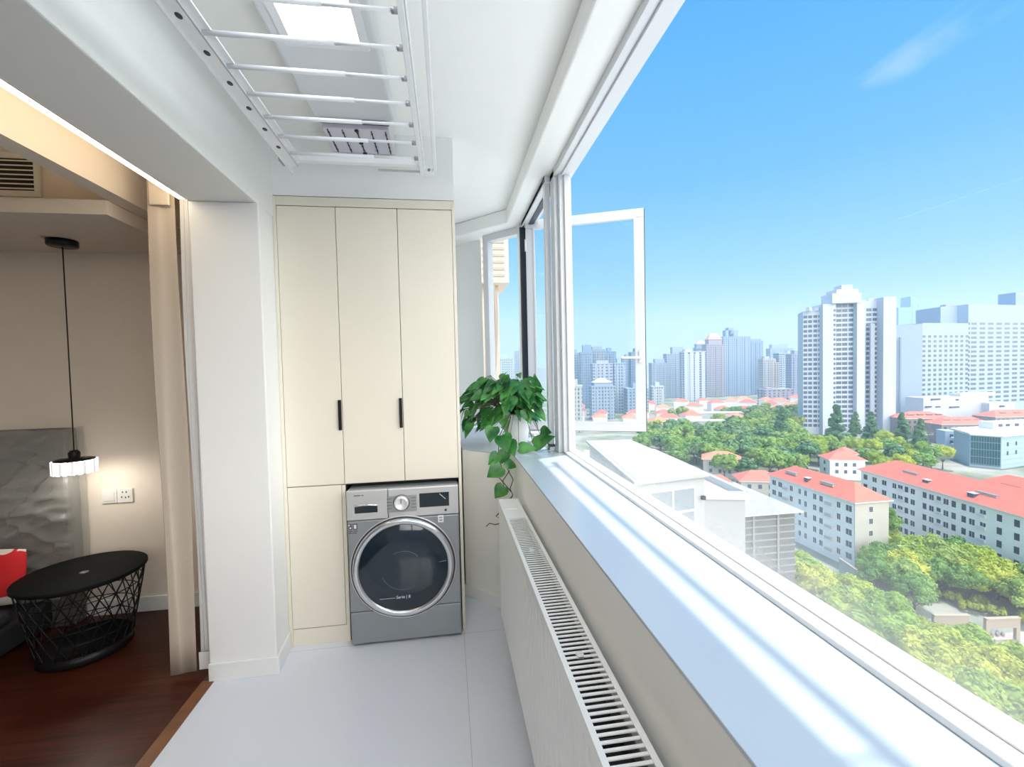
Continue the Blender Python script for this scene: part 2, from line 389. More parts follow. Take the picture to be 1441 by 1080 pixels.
# main fixed pane: from the post near the far end back past the viewer
w1 = struct('window_1', (.70, .5, .95))
b = MB(); yA, yB = -1.5, 2.69
b.box(.655, .735, yA, yB, .95, .963, W_UPVC); b.box(.685, .735, yA, yB, .963, .968, W_UPVC)          # bottom rail, stepped to the bead
b.box(.632, .735, yA, yB, 2.552, 2.59, W_UPVC); b.box(.668, .735, yA, yB, 2.540, 2.552, W_UPVC)
b.box(.668, .735, yA, yA + .06, .963, 2.552, W_UPVC)
b.build('window_frame', w1, bev=.003)
b = MB(); b.box(.632, .735, 2.515, 2.605, .95, 2.59, W_UPVC); b.box(.655, .72, 2.480, 2.515, .955, 2.552, W_UPVC); b.box(.68, .71, 2.462, 2.480, .96, 2.545, W_UPVC)
b.build('window_post', w1, bev=.003)
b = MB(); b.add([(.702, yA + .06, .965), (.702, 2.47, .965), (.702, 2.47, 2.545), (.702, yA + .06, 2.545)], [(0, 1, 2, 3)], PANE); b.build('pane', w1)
# opening casement beyond the post
w2 = struct('window_2', (.68, 3.0, .95))
b = MB(); b.box(.600, .70, 2.605, 3.50, .95, .968, W_UPVC); b.box(.600, .70, 2.605, 3.50, 2.55, 2.59, W_UPVC); b.box(.585, .70, 3.46, 3.55, .95, 2.59, W_UPVC)
b.build('window_frame', w2, bev=.003)
b = MB(); b.box(.586, .632, 3.440, 3.462, .966, 2.552, NAVY); b.box(.640, .675, 2.605, 3.45, 2.540, 2.551, NAVY); b.build('seal', w2, label='black rubber seal')
# corner window across the chamfer
w3 = struct('window_3', (.45, 3.8, .95))
b = MB(); cu = Vector((-.7071, .7071, 0)); cn = Vector((.7071, .7071, 0)); c0 = Vector((.635, 3.505, .95))
frame_rect(b, c0, cu, Zv, .44, 1.64, .055, .07, cn, W_UPVC); b.build('window_frame', w3, bev=.003)
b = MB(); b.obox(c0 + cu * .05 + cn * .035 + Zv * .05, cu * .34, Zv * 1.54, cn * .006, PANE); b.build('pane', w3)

w4 = struct('window_4', (-.12, -1.68, .90))  # unseen near-end window, added to let more light onto faces towards the viewer
b = MB(); frame_rect(b, (-.90, -1.64, .90), (1, 0, 0), Zv, 1.56, 1.68, .055, .06, (0, -1, 0), W_UPVC); b.box(-.15, -.09, -1.70, -1.64, .955, 2.525, W_UPVC); b.build('window_frame', w4, bev=.003)
# the outward-swung sash
HIN = Vector((.635, 3.40, .972)); FRE = Vector((1.430, 3.060, .972))
su = (FRE - HIN).normalized(); sn = Vector((su.y, -su.x, 0)).normalized()     # sn towards the viewer
sash = thing('casement_sash', 'white framed window sash swung wide open outward beyond the fixed pane', 'window', HIN)
Ls = (FRE - HIN).length; Hs = 1.60
b = MB(); frame_rect(b, HIN - sn * .0, su, Zv, Ls, Hs, .062, .055, sn, W_SASH); b.build('sash_frame', sash, bev=.004)
b = MB(); frame_rect(b, HIN + sn * .055 + su * .058 + Zv * .058, su, Zv, Ls - .116, Hs - .116, .012, .006, sn, W_SASH); b.build('glazing_bead', sash, bev=.001)
b = MB(); b.obox(HIN + su * .06 + Zv * .06 + sn * .024, su * (Ls - .12), Zv * (Hs - .12), sn * .006, PANE2); b.build('pane', sash)
b = MB(); b.obox(HIN + su * Ls + Zv * .0, su * .006, Zv * Hs, sn * .04, NAVY); b.obox(HIN - Zv * .006, su * Ls, Zv * .006, sn * .03, NAVY); b.build('edge_seal', sash, label='dark rubber edge seal')
hz = Zv * (Hs * .335); hb = HIN + su * (Ls - .031) + sn * .055
b = MB(); b.obox(hb + hz - su * .014 - Zv * .035, su * .028, Zv * .085, sn * .012, W_UPVC); b.bar(hb + hz + sn * .012, hb + hz + sn * .05, .016, .016, W_UPVC)
b.bar(hb + hz + sn * .05 + su * .008, hb + hz + sn * .05 - su * .135 + Zv * .004, .018, .016, W_UPVC); b.build('handle', sash, bev=.003, label='white lever handle')
for zz in (.18, 1.37):
    b = MB(); b.tube([HIN + Zv * zz + sn * .05, HIN + Zv * (zz + .09) + sn * .05], .009, W_UPVC, 10); b.build('hinge', sash)

# roller insect screen beside the post
scn = thing('insect_screen', 'retracted roller fly screen beside the window post, white tube with dark end caps', 'screen', (.62, 2.66, .95))
b = MB(); b.box(.598, .632, 2.612, 2.652, .985, 2.555, W_UPVC); b.build('housing', scn, bev=.004)
for zz in (.952, 2.555):
    b = MB(); b.box(.596, .634, 2.608, 2.656, zz, zz + .033, mat('dark_plastic', (.04, .05, .055), .45)); b.build('end_cap', scn, bev=.003, label='dark plastic end cap')
b = MB(); b.box(.603, .621, 2.656, 3.45, .951, .962, mat('brown_track', (.16, .14, .12), .4)); b.build('bottom_track', scn)
b = MB(); b.box(.600, .622, 2.656, 3.45, 2.562, 2.588, W_UPVC); b.box(.604, .618, 3.40, 3.455, 2.548, 2.562, MATS['dark_plastic']); b.build('top_track', scn)

# ================================================================== CABINET
cab = thing('tall_cabinet', 'tall cream built-in cabinet with flat doors above the washing machine', 'cabinet', (-.40, 2.74, 0))
X0, X1 = -.866, .060
b = MB(); b.box(X0, X0 + .017, 2.44, 3.04, 0, 2.362, CREAM); b.build('left_panel', cab, bev=.001)
b = MB(); b.box(X1 - .016, X1, 2.44, 3.04, 0, 2.362, CREAM); b.build('side_panel', cab, bev=.001)
b = MB(); b.box(X0 + .017, X1 - .016, 2.441, 3.04, 2.316, 2.362, CREAM); b.build('top_rail', cab, bev=.001)
b = MB(); b.box(X0 + .017, X1 - .016, 2.462, 3.03, .850, 2.312, CREAM); b.box(X0 + .017, -.575, 2.465, 3.03, .092, .850, CREAM); b.box(-.575, -.557, 2.442, 3.03, 0, .85, CREAM)
b.build('carcass', cab)
b = MB(); b.box(-.555, X1 - .016, 2.99, 3.03, 0, .848, DARK); b.box(-.556, X1 - .017, 2.452, 2.99, .8465, .8495, DARK); b.box(-.5565, -.5535, 2.452, 2.99, .0, .848, DARK); b.box(X1 - .0175, X1 - .0150, 2.446, 2.99, .0, .848, DARK)  # near-black sheets put the shade around the machine into colour
b.build('niche_shade', cab, label='dark sheets drawing the shade in the machine niche')
dl = [(-.847, -.5605), (-.5575, -.2465), (-.2435, X1 - .018)]
for i, (a, c) in enumerate(dl):
    b = MB(); b.box(a, c, 2.44, 2.459, .856, 2.312, CREAM); d = b.build('door', cab, bev=.0015)
    if i < 2:
        b = MB(); xh = c - (.004 if i == 0 else .004); b.box(xh - .013, xh + .003, 2.428, 2.4405, 1.145, 1.305, BLACKM); b.build('handle', d, bev=.002, label='slim black edge pull')
b = MB(); b.box(-.847, -.577, 2.44, 2.459, .096, .851, CREAM); b.build('door', cab, bev=.0015)
b = MB(); b.box(-.849, -.557, 2.446, 2.462, 0, .090, CREAM); b.build('plinth', cab, bev=.001)

# ================================================================== WASHING MACHINE
wm = thing('washing_machine', 'grey silver front-loading washing machine in the cabinet niche', 'washing machine', (-.25, 2.68, 0))
ax, bx, yf = -.541, .038, 2.38
b = MB(); b.box(ax, bx, yf + .012, 2.96, .012, .833, SILVER); b.build('body', wm, bev=.012, seg=3)
b = MB(); b.box(ax + .002, bx - .002, yf, yf + .02, .014, .184, SILVER); b.build('kick_panel', wm, bev=.006, seg=3)
b = MB(); b.box(ax + .001, bx - .001, yf, yf + .02, .186, .672, SILVER); b.build('front_panel', wm, bev=.006, seg=3)
cp = None
b = MB(); b.box(-.330, bx, yf - .002, yf + .02, .676, .831, SILVER_L); cp = b.build('control_panel', wm, bev=.005, seg=3)
b = MB(); b.box(-.332, -.182, yf - .0032, yf - .0015, .705, .792, mat('brushed_plate', (.42, .43, .43), .38, .8)); b.build('dial_plate', cp)
for r in range(4):
    for s_ in (-1, 1):
        b = MB(); xx = -.261 + s_ * .062; zz = .725 + r * .017; b.box(xx - .012, xx + .012, yf - .0036, yf - .003, zz, zz + .003, mat('panel_print', (.12, .12, .12), .5)); b.build('program_mark', cp)
b = MB(); b.lathe([(.043, 0), (.043, .004), (.040, .006)], (-.261, yf - .002, .755), mat('dial_ring', (.16, .16, .17), .3, .6), 40, 'y'); b.build('dial_ring', cp)
b = MB(); b.lathe([(.037, .003), (.036, .022), (.032, .026), (.0285, .0265), (.0265, .0235), (.0005, .0235)], (-.261, yf - .002, .755), mat('dial_white', (.86, .86, .85), .3, .3), 40, 'y'); dial = b.build('dial', wm, label='round white program dial')
b = MB(); b.box(-.263, -.259, yf - .0285, yf - .0255, .757, .780, MATS['panel_print']); b.build('pointer', dial)
b = MB(); b.box(-.168, -.012, yf - .0042, yf - .0015, .722, .797, GLOSSB); ds = b.build('display', wm, bev=.001, label='black glossy display')
b = MB(); lc = mat('display_print', (.55, .6, .6), .4)
b.bar((-.062, yf - .0047, .790), (-.030, yf - .0047, .760), .0006, .0035, lc, up=(.7, 0, .7)); b.build('display_stripe', ds)
b = MB(); b.lathe([(.0065, 0), (.0065, .003), (.0005, .003)], (-.031, yf - .001, .700), mat('button_dark', (.05, .05, .055), .4), 16, 'y'); b.build('button', wm)
b = MB(); b.box(ax, -.333, yf - .003, yf + .02, .675, .831, SILVER_L); dr = b.build('detergent_drawer', wm, bev=.005, seg=3)
b = MB(); b.box(-.500, -.384, yf - .0042, yf - .0025, .712, .756, GLOSSB); b.build('grip_recess', dr, bev=.001)
b = MB(); b.tube([(-.500 + .116 * i / 10, yf - .006 - .004 * math.sin(PI * i / 10), .750 + .006 * math.sin(PI * i / 10)) for i in range(11)], .005, CHROME, 8); b.build('grip_lip', dr)
b = MB(); b.box(-.502, -.47, yf - .0036, yf - .0028, .803, .808, MATS['panel_print']); b.box(-.466, -.452, yf - .0036, yf - .0028, .803, .807, MATS['panel_print']); b.build('printed_name', dr)
# door: ring, chrome rim, bowl of dark glass, drum behind it
dc = (-.258, yf, .410)
dring = None
b = MB(); b.lathe([(.272, -.004), (.272, .004), (.262, .006), (.258, .004)], dc, mat('ring_groove', (.03, .03, .035), .5), 72, 'y'); b.build('door_groove', wm)
b = MB(); b.lathe([(.264, -.002), (.264, .012), (.259, .020), (.250, .023), (.240, .022), (.232, .018), (.2305, .012)], dc, mat('door_silver', (.62, .64, .67), .22, .85), 72, 'y'); dring = b.build('door', wm, label='round door with a silver ring')
b = MB(); b.lathe([(.276, -.002), (.276, .005), (.271, .007), (.2705, .003)], dc, SILVER_L, 72, 'y'); b.build('outer_rim', wm)
DGL = mat('smoked_glass', (.010, .022, .034), .05, coat=.5)
b = MB(); b.lathe([(.232, .013), (.20, .022), (.15, .029), (.08, .033), (.0005, .034)], dc, DGL, 64, 'y'); dg = b.build('door_glass', dring, label='dark smoked glass bowl')
b = MB(); tm = mat('bowl_glint', (.10, .13, .16), .15)  # arcs of lighter colour standing in for glints on the glass
for rad, a0, a1 in ((.115, 200, 300), (.135, 215, 290), (.10, 40, 120), (.16, 10, 60), (.175, 20, 52), (.145, 100, 150)):
    hgt = .0355 - .022 * (rad / .232) ** 2
    b.tube([(dc[0] + rad * math.cos(math.radians(a)), dc[1] - hgt, dc[2] + rad * math.sin(math.radians(a)) * .95) for a in [a0 + (a1 - a0) * k / 14 for k in range(15)]], .0016, tm, 6)
b.build('painted_glint', dg)
b = MB(); b.tube([(dc[0] + .165, yf - .024, dc[2] + .018), (dc[0] + .222, yf - .019, dc[2] + .022)], .002, mat('grip_line', (.32, .34, .36), .3), 6); b.build('door_grip', dring)
def text(s, size, loc, m, name, parent, ext=.0004):
    cu_ = bpy.data.curves.new('t', 'FONT'); cu_.body = s; cu_.size = size; cu_.extrude = ext; cu_.align_x = 'CENTER'
    to = bpy.data.objects.new('t', cu_); COL.objects.link(to); bpy.context.view_layer.update()
    me = bpy.data.meshes.new_from_object(to.evaluated_get(bpy.context.evaluated_depsgraph_get())); bpy.data.objects.remove(to)
    me.materials.clear(); me.materials.append(m)
    o = bpy.data.objects.new(name, me); COL.objects.link(o); o.parent = parent; o.location = Vector(loc) - world_loc(parent); o.rotation_euler = (PI / 2, 0, 0)
    return o
text('Serie | 8', .022, (dc[0] - .005, yf - .0312, .255), mat('door_print', (.75, .77, .78), .5), 'printed_text', dg)
b = MB(); b.box(dc[0] - .125, dc[0] - .045, yf - .0318, yf - .0300, .259, .2604, MATS['door_print']); b.build('printed_line', dg)
# sticker with two pictograms at the upper left, energy tag at the upper right
K = MATS['panel_print']
b = MB(); ix, iz, yy = -.523, .652, yf - .0006
b.box(ix - .012, ix + .006, yf - .0006, yf + .001, iz - .026, iz + .006, K)
b.box(ix + .010, ix + .034, yf - .0006, yf + .001, iz - .026, iz + .006, K); b.build('pictogram_sticker', wm, label='black pictogram sticker')
pk = mat('sticker_white', (.8, .8, .8), .5)
b = MB(); b.box(ix + .016, ix + .028, yf - .001, yf - .0006, iz - .020, iz, pk); b.box(ix - .012, ix - .004, yf - .001, yf - .0006, iz - .004, iz + .002, pk); b.box(ix - .006, ix + .002, yf - .001, yf - .0006, iz - .020, iz - .012, pk); b.build('pictogram', wm)
b = MB()
for k, (a, c) in enumerate(((-.012, .010), (.014, .034), (-.012, .004), (.008, .030))):
    zz = iz - .036 - .010 * (k // 2); b.box(ix + a, ix + c, yf - .0006, yf + .001, zz, zz + .006, K)
b.build('sticker_text', wm)
b = MB(); b.box(-.073, -.044, yf - .0008, yf + .001, .634, .672, mat('tag_white', (.85, .85, .86), .45)); tg = b.build('energy_tag', wm, label='small white paper tag')
b = MB(); b.box(-.068, -.049, yf - .0012, yf - .0007, .655, .665, mat('tag_print', (.4, .4, .42), .6)); b.box(-.068, -.049, yf - .0012, yf - .0007, .640, .650, MATS['tag_print']); b.build('tag_text', tg)
for xx in (-.48, -.02):
    for yy in (2.43, 2.91):
        b = MB(); b.lathe([(.0005, 0), (.022, 0), (.022, .014)], (xx, yy, 0), BLACKM, 16); b.build('foot', wm)

# ================================================================== RADIATOR
rad = thing('radiator', 'long white panel radiator with a slotted top grille under the windowsill', 'radiator', (.29, 1.2, 0))
RY0, RY1, RZ0, RZ1 = .05, 2.27, .15, .770
b = MB(); prof = []
yy = RY0 + .004; n = 0
pts = []
while yy < RY1 - .03:
    pts += [(.2445, yy), (.2445, yy + .024), (.2490, yy + .028), (.2490, yy + .0295)]; yy += .0333
pts += [(.2445, yy), (.2445, RY1 - .004)]
poly = pts + [(.2575, RY1 - .004), (.2575, RY0 + .004)]
nn = len(poly); vs = [(x, y, RZ0 + .02) for x, y in poly] + [(x, y, RZ1 - .035) for x, y in poly]
b.add(vs, [(i, i + 1, nn + i + 1, nn + i) for i in range(len(pts) - 1)], W_STEEL)
b.box(.2495, .2575, RY0 + .004, RY1 - .004, RZ0 + .02, RZ1 - .035, W_STEEL)
b.box(.246, .2575, RY0 + .004, RY1 - .004, RZ0, RZ0 + .02, W_STEEL); b.box(.246, .2575, RY0 + .004, RY1 - .004, RZ1 - .035, RZ1 - .012, W_STEEL)
b.build('front_panel', rad, label='grooved white front panel')
b = MB(); b.box(.332, .342, RY0 + .004, RY1 - .004, RZ0, RZ1 - .012, W_STEEL); b.build('back_panel', rad)
b = MB()
yy = RY0 + .02
fin_shade = mat('fin_shade_grey', (.10, .10, .10), .6)  # dark grey paints the shade inside the radiator onto fins and liners
while yy < RY1 - .02: b.box(.262, .328, yy, yy + .0016, RZ0 + .03, RZ1 - .06, fin_shade); yy += .025
b.box(.258, .262, RY0 + .01, RY1 - .01, RZ0 + .02, RZ1 - .03, fin_shade); b.box(.328, .3315, RY0 + .01, RY1 - .01, RZ0 + .02, RZ1 - .03, fin_shade); b.build('convector', rad)
for yy in (RY0, RY1 - .004):
    b = MB(); b.box(.243, .343, yy, yy + .004, RZ0, RZ1, W_STEEL); b.build('side_cover', rad, bev=.001)
b = MB(); zt = RZ1
b.box(.2425, .2550, RY0, RY1, zt - .012, zt, W_STEEL); b.box(.331, .3435, RY0, RY1, zt - .012, zt, W_STEEL); b.box(.2425, .246, RY0, RY1, zt - .03, zt - .012, W_STEEL)
b.box(.255, .331, RY1 - .30, RY1, zt - .006, zt - .002, W_STEEL)
b.box(.255, .331, RY1 - .165, RY1 - .160, zt - .006, zt - .0005, W_STEEL)
yy = RY0
while yy < RY1 - .30: b.box(.255, .331, yy, yy + .0062, zt - .0045, zt - .002, W_STEEL); yy += .0170
b.build('top_grille', rad, label='slotted top grille')
for yy in (1.60, .985):
    b = MB(); b.box(.283, .301, yy, yy + .020, zt - .008, zt + .0015, W_UPVC); b.build('grille_clip', rad, bev=.003)
for yy in (.4, 1.9):
    b = MB(); b.box(.32, .332, yy, yy + .03, 0, RZ0 + .05, W_STEEL); b.box(.29, .345, yy - .01, yy + .04, 0, .006, W_STEEL); b.build('foot', rad)

# ================================================================== CLOTHES AIRER on the ceiling
air = thing('clothes_airer', 'white ceiling clothes airer with a lowered rack of rods and a light panel', 'clothes airer', (-.37, 1.3, 2.34))
AY0, AYE, AZ = .35, 2.185, 2.40
b = MB(); b.box(-.575, -.215, .30, 2.165, 2.615, 2.70, mat('airer_case', (.70, .72, .75), .4)); case = b.build('case', air, bev=.012, seg=3)
b = MB(); b.box(-.505, -.275, .36, 1.655, 2.606, 2.614, mat('led_panel', (.9, .95, 1.), .5, emit=(.90, .95, 1.), estr=5.0)); b.build('light_panel', air, bev=.002, label='lit white light panel')
b = MB(); fr_ = mat('airer_trim', (.78, .79, .81), .35)
b.box(-.535, -.505, .33, 1.69, 2.604, 2.616, fr_); b.box(-.275, -.245, .33, 1.69, 2.604, 2.616, fr_); b.box(-.505, -.275, 1.655, 1.69, 2.604, 2.616, fr_); b.build('light_frame', air, bev=.002)
b = MB(); b.box(-.545, -.245, 2.190, 2.425, 2.588, 2.612, mat('lilac_plate', (.66, .64, .72), .45)); b.box(-.545, -.245, 2.17, 2.425, 2.612, 2.70, MATS['airer_case']); pl = b.build('winch_plate', air, bev=.003, label='pale lilac plate with rows of dark links')
dk = mat('link_dark', (.05, .05, .06), .4, .5)
for xx in (-.525, -.459, -.393, -.327, -.262):
    b = MB(); k = 0
    while k < 11: b.box(xx - (.004 if k % 2 else .0025), xx + (.004 if k % 2 else .0025), 2.200 + k * .0202, 2.211 + k * .0202, 2.5835, 2.589, dk); k += 1
    b.build('link_row', pl)
b = MB()
for yk in (2.196, 2.31, 2.415): b = MB(); b.ball((-.393, yk, 2.583), .011, .009, .007, dk, 10, 6); b.build('link_boss', pl)
b = MB(); b.box(-.55, -.24, 2.162, 2.172, 2.600, 2.612, dk); b.build('winch_bar', air)
# rack
b = MB()
for xl, sg in ((-.672, 1),):
    b.box(-.700, -.696, AY0, AYE + .06, AZ - .012, AZ + .035, W_RACK)          # outer lip
    b.box(-.696, -.652, AY0, AYE, AZ, AZ + .004, W_RACK)
    b.box(-.656, -.652, AY0, AYE, AZ, AZ + .018, W_RACK); b.box(-.652, -.628, AY0, AYE - .05, AZ + .014, AZ + .020, W_RACK)
rl = b.build('side_rail', air, bev=.0015)
yr = [2.072 - .139 * k for k in range(13)]
hm = mat('hole_dark', (.05, .055, .06), .6)
for k in range(12):
    b = MB(); yc = yr[k] - .069
    b.lathe([(.0005, -.0005), (.0105, -.0005), (.0105, .001), (.0005, .001)], (0, 0, 0), hm, 20)
    b.v = [(-.676 + x * .75, yc + y * 1.15, AZ - .0005 + z) for x, y, z in b.v]; b.build('hanger_hole', rl)
b = MB(); b.box(-.105, -.086, AY0, AYE + .055, AZ - .006, AZ + .022, W_RACK); b.box(-.084, -.080, AY0, AYE - .02, AZ, AZ + .02, W_RACK); b.build('side_rail', air, bev=.002)
b = MB(); b.box(-.042, -.026, AY0, AYE - .01, AZ + .004, AZ + .018, W_RACK); b.bar((-.034, AYE - .012, AZ + .01), (-.058, AYE + .015, AZ + .008), .012, .012, W_RACK); b.build('outer_rod', air, bev=.003)
for y_ in yr:
    b = MB(); b.tube([(-.668, y_, AZ + .010), (-.30, y_, AZ + .010)], .0075, W_RACK, 10); b.tube([(-.30, y_, AZ + .010), (-.104, y_, AZ + .010)], .0055, W_RACK, 10)
    b.tube([(-.122, y_, AZ + .010), (-.104, y_, AZ + .010)], .009, mat('stud_grey', (.45, .46, .47), .4, .5), 10); b.build('rod', air)
b = MB(); b.box(-.652, -.105, AYE - .045, AYE - .012, AZ + .012, AZ + .040, W_RACK); b.build('end_bar', air, bev=.003)
b = MB(); b.box(-.30, -.105, AYE + .012, AYE + .020, AZ + .004, AZ + .012, mat('bar_grey', (.55, .56, .55), .4)); b.build('tension_bar', air)
b = MB(); b.box(-.086, -.040, AYE - .006, AYE + .035, AZ - .008, AZ + .026, W_RACK); br = b.build('corner_bracket', air, bev=.003)
b = MB(); b.lathe([(.007, 0), (.007, .004), (.0005, .004)], (-.062, AYE - .006, AZ + .008), mat('bolt', (.3, .3, .31), .3, .9), 12, 'y'); b.build('bolt', br)
b = MB(); b.box(-.716, -.700, AYE - .075, AYE - .015, AZ - .006, AZ + .024, mat('bracket_grey', (.40, .41, .42), .5)); b.build('corner_bracket', air, bev=.002)
for xx in (-.60, -.16):
    b = MB(); b.tube([(xx, .42, AZ + .018), (xx + (.09 if xx < -.4 else -.09), .78, 2.61)], .006, W_RACK, 8); b.build('scissor_arm', air)

# ================================================================== POTHOS in the corner
pot = thing('potted_pothos', 'trailing green pothos in a white pot on the window ledge corner', 'plant', (.435, 2.83, .95))
b = MB(); PW = mat('white_ceramic', (.84, .85, .84), .22)
pc = (.435, 2.83, .95)
b.lathe([(.0005, 0), (.062, 0), (.066, .006), (.092, .200), (.095, .212), (.089, .214), (.084, .200), (.080, .19)], pc, PW, 40); b.build('pot', pot)
b = MB(); b.lathe([(.0005, .188), (.082, .190)], pc, mat('soil', (.05, .035, .02), .9), 24); b.build('soil', pot)
POTH = leaf_mat('pothos_leaf', (.020, .125, .032), (.10, .33, .075), .25, .22, 11.)
STEM = mat('pothos_stem', (.14, .16, .06), .6)
DRY = mat('dry_stem', (.10, .075, .05), .7)
def leaf(b, base, tip, width, normal, m, curl=.15):
    base, tip = Vector(base), Vector(tip); d = tip - base; L = d.length; d = d.normalized(); n = Vector(normal); n = (n - d * n.dot(d)); n = n.normalized() if n.length > 1e-4 else d.orthogonal().normalized(); sdv = d.cross(n)
    prof = [(0, 0), (-.06, .30), (.10, .48), (.30, .50), (.52, .40), (.75, .22), (.92, .07), (1., 0)]
    mids = [0, .04, .12, .30, .52, .75, .92, 1.]
    vs = []; 
    for (t, wv), tm_ in zip(prof, mids):
        bend = -curl * L * (max(tm_, 0) ** 2)
        vs.append(base + d * (tm_ * L) + n * bend - n * .0)
        e = base + d * (t * L) + n * (bend + .14 * width * (wv * 2) - .05 * width * (wv * 2) ** 2)
        vs.append(e + sdv * wv * width); vs.append(e - sdv * wv * width)
    fs = []
    for i in range(len(prof) - 1):
        a = 3 * i; c = 3 * (i + 1)
        fs.append((a, c, c + 1, a + 1)); fs.append((a, a + 2, c + 2, c))
    b.add(vs, fs, m, True)
Rl = random.Random(21)
bl, bs = MB(), MB()
crown = Vector((.425, 2.83, 1.165))
viewer = Vector((0, 0, 1.45))
for i in range(250):
    # leaf positions: a loose mound wider to the left, hanging over the pot
    a = Rl.uniform(0, 2 * PI); e = Rl.uniform(-.55, 1.15); rr = Rl.uniform(.45, 1.0) ** .6
    q = Vector((math.cos(a) * math.cos(e) * .285 * rr, math.sin(a) * math.cos(e) * .21 * rr, math.sin(e) * .235 * rr))
    q.x -= .045 + .05 * max(0, -e); q.z += .045
    c = crown + q
    if q.y < -.04 and q.z < .02 and q.x > -.08: c.z += .12
    if c.z < .985 and not (c.x + c.y < 2.86): c.z = .99 + Rl.uniform(0, .04)
    if c.x > .585: c.x = .585 - Rl.uniform(0, .05)
    if c.x < .11 and c.y > 2.36: c.y = 2.36 - Rl.uniform(0, .03) if c.x < .06 else c.y
    out = Vector((q.x, q.y, 0)); out = out.normalized() if out.length > 1e-3 else Vector((1, 0, 0))
    L = Rl.uniform(.060, .115); drop = Rl.uniform(.15, .9) + (.3 if e < 0 else 0)
    tipd = (out * 1.0 + Vector((Rl.uniform(-.5, .5), Rl.uniform(-.5, .5), -drop))).normalized()
    nrm = (Vector((0, 0, 1)) * Rl.uniform(.5, 1.2) + out * .4 + (viewer - c).normalized() * Rl.uniform(-.1, .8)) + Vector((Rl.uniform(-.6, .6), Rl.uniform(-.6, .6), Rl.uniform(-.2, .3)))
    tip = c + tipd * L
    if tip.x > .60: c.x -= tip.x - .60; tip.x = .60
    if tip.z < .955 and tip.x + tip.y > 2.9: c.z += .955 - tip.z; tip.z = .955
    leaf(bl, c, tip, L * Rl.uniform(.52, .70), nrm, POTH, Rl.uniform(.1, .3))
    s0 = Vector((pc[0] + Rl.uniform(-.05, .05), pc[1] + Rl.uniform(-.05, .05), 1.14))
    mid_ = (s0 + c) / 2 + Vector((0, 0, .05))
    bs.tube([s0, mid_, c], .0022, STEM, 5)
# tall leaf on the right and low leaves on the sill
for base, tip, wd_ in (((.555, 2.74, 1.29), (.535, 2.72, 1.415), .075), ((.545, 2.62, 1.05), (.585, 2.52, 1.075), .10), ((.50, 2.60, .985), (.60, 2.50, 1.055), .095), ((.40, 2.545, .985), (.50, 2.50, .985), .075), ((.34, 2.52, 1.03), (.36, 2.46, .955), .085), ((.30, 2.50, 1.07), (.315, 2.42, .99), .105), ((.25, 2.5, 1.12), (.22, 2.46, 1.04), .09)):
    leaf(bl, base, tip, wd_, (-.3, -.8, .5), POTH, .12)
    bs.tube([(pc[0], pc[1] - .06, 1.16), ((pc[0] + base[0]) / 2, (pc[1] + base[1]) / 2 - .03, 1.17), base], .0022, STEM, 5)
bl.build('foliage', pot); bs.build('stem', pot)
# trailing vine hanging over the ledge edge
bv, bd = MB(), MB()
def vine(pts, leaves, m):
    bd.tube(pts, .0026, m, 6)
    for k, (off, w_) in leaves.items():
        c = Vector(pts[k]); bv = MB(); leaf(bv, c, c + Vector(off), w_, (-.2, -1, .25), POTH, .15); bv.build('trailing_leaf', pot)
v1 = [(.38, 2.72, 1.15), (.33, 2.56, 1.06), (.315, 2.475, .98), (.305, 2.465, .92), (.325, 2.46, .87), (.35, 2.46, .82), (.33, 2.455, .77), (.345, 2.45, .735), (.32, 2.44, .69), (.335, 2.43, .66), (.318, 2.42, .63), (.28, 2.41, .595), (.235, 2.405, .590), (.205, 2.40, .602), (.185, 2.40, .585)]
vine(v1, {2: ((-.055, -.01, -.075), .075), 3: ((.07, -.01, -.03), .06)}, DRY)
v2 = [(.36, 2.70, 1.14), (.29, 2.56, 1.06), (.27, 2.475, .97), (.285, 2.46, .90), (.265, 2.455, .845), (.30, 2.455, .80), (.335, 2.45, .755)]
vine(v2, {2: ((-.06, -.01, -.06), .07), 3: ((-.085, -.01, -.055), .10)}, DRY)
v3 = [(.33, 2.455, .875), (.29, 2.45, .82), (.295, 2.45, .79)]
vine(v3, {2: ((-.055, -.01, -.065), .085)}, DRY)
v4 = [(.318, 2.42, .63), (.265, 2.41, .62), (.24, 2.40, .64), (.275, 2.40, .665)]
bd.tube(v4, .002, DRY, 5)
bd.tube([(.345, 2.45, .735), (.30, 2.45, .69), (.318, 2.42, .63)], .0018, DRY, 5)
bv = MB(); leaf(bv, (.275, 2.40, .665), (.235, 2.40, .64), .016, (0, -.3, 1), mat('dry_leaf', (.10, .07, .045), .8), .2)
bv.build('withered_leaf', pot); bd.build('trailing_vine', pot, label='bare brown vine hanging below the ledge')

# ================================================================== BEDROOM
LEDM = mat('led_warm', (1, .9, .7), .5, emit=(1., .84, .62), estr=12.)
b = MB(); b.box(-1.53, -1.45, -2.6, 3.0, 2.27, 2.86, W_BED); b.build('trim_valance', kind='structure')
b = MB(); b.box(-1.45, -1.157, -2.6, 3.0, 2.56, 2.70, W_BED); b.build('ceiling_pocket', kind='structure')
b = MB(); b.box(-5.2, -1.53, -2.6, 3.0, 2.80, 2.92, W_BED); b.build('ceiling_bedroom', kind='structure')
b = MB(); b.box(-5.2, -1.157, 3.0, 3.12, 0, 2.92, W_BED); b.build('wall_bedroom_back', kind='structure')
b = MB(); b.box(-5.3, -5.2, -2.6, 3.0, 0, 2.92, W_BED); b.build('wall_bedroom_side', kind='structure')
b = MB(); b.box(-5.2, -1.157, -2.7, -2.6, 0, 2.92, W_BED); b.build('wall_bedroom_front', kind='structure')
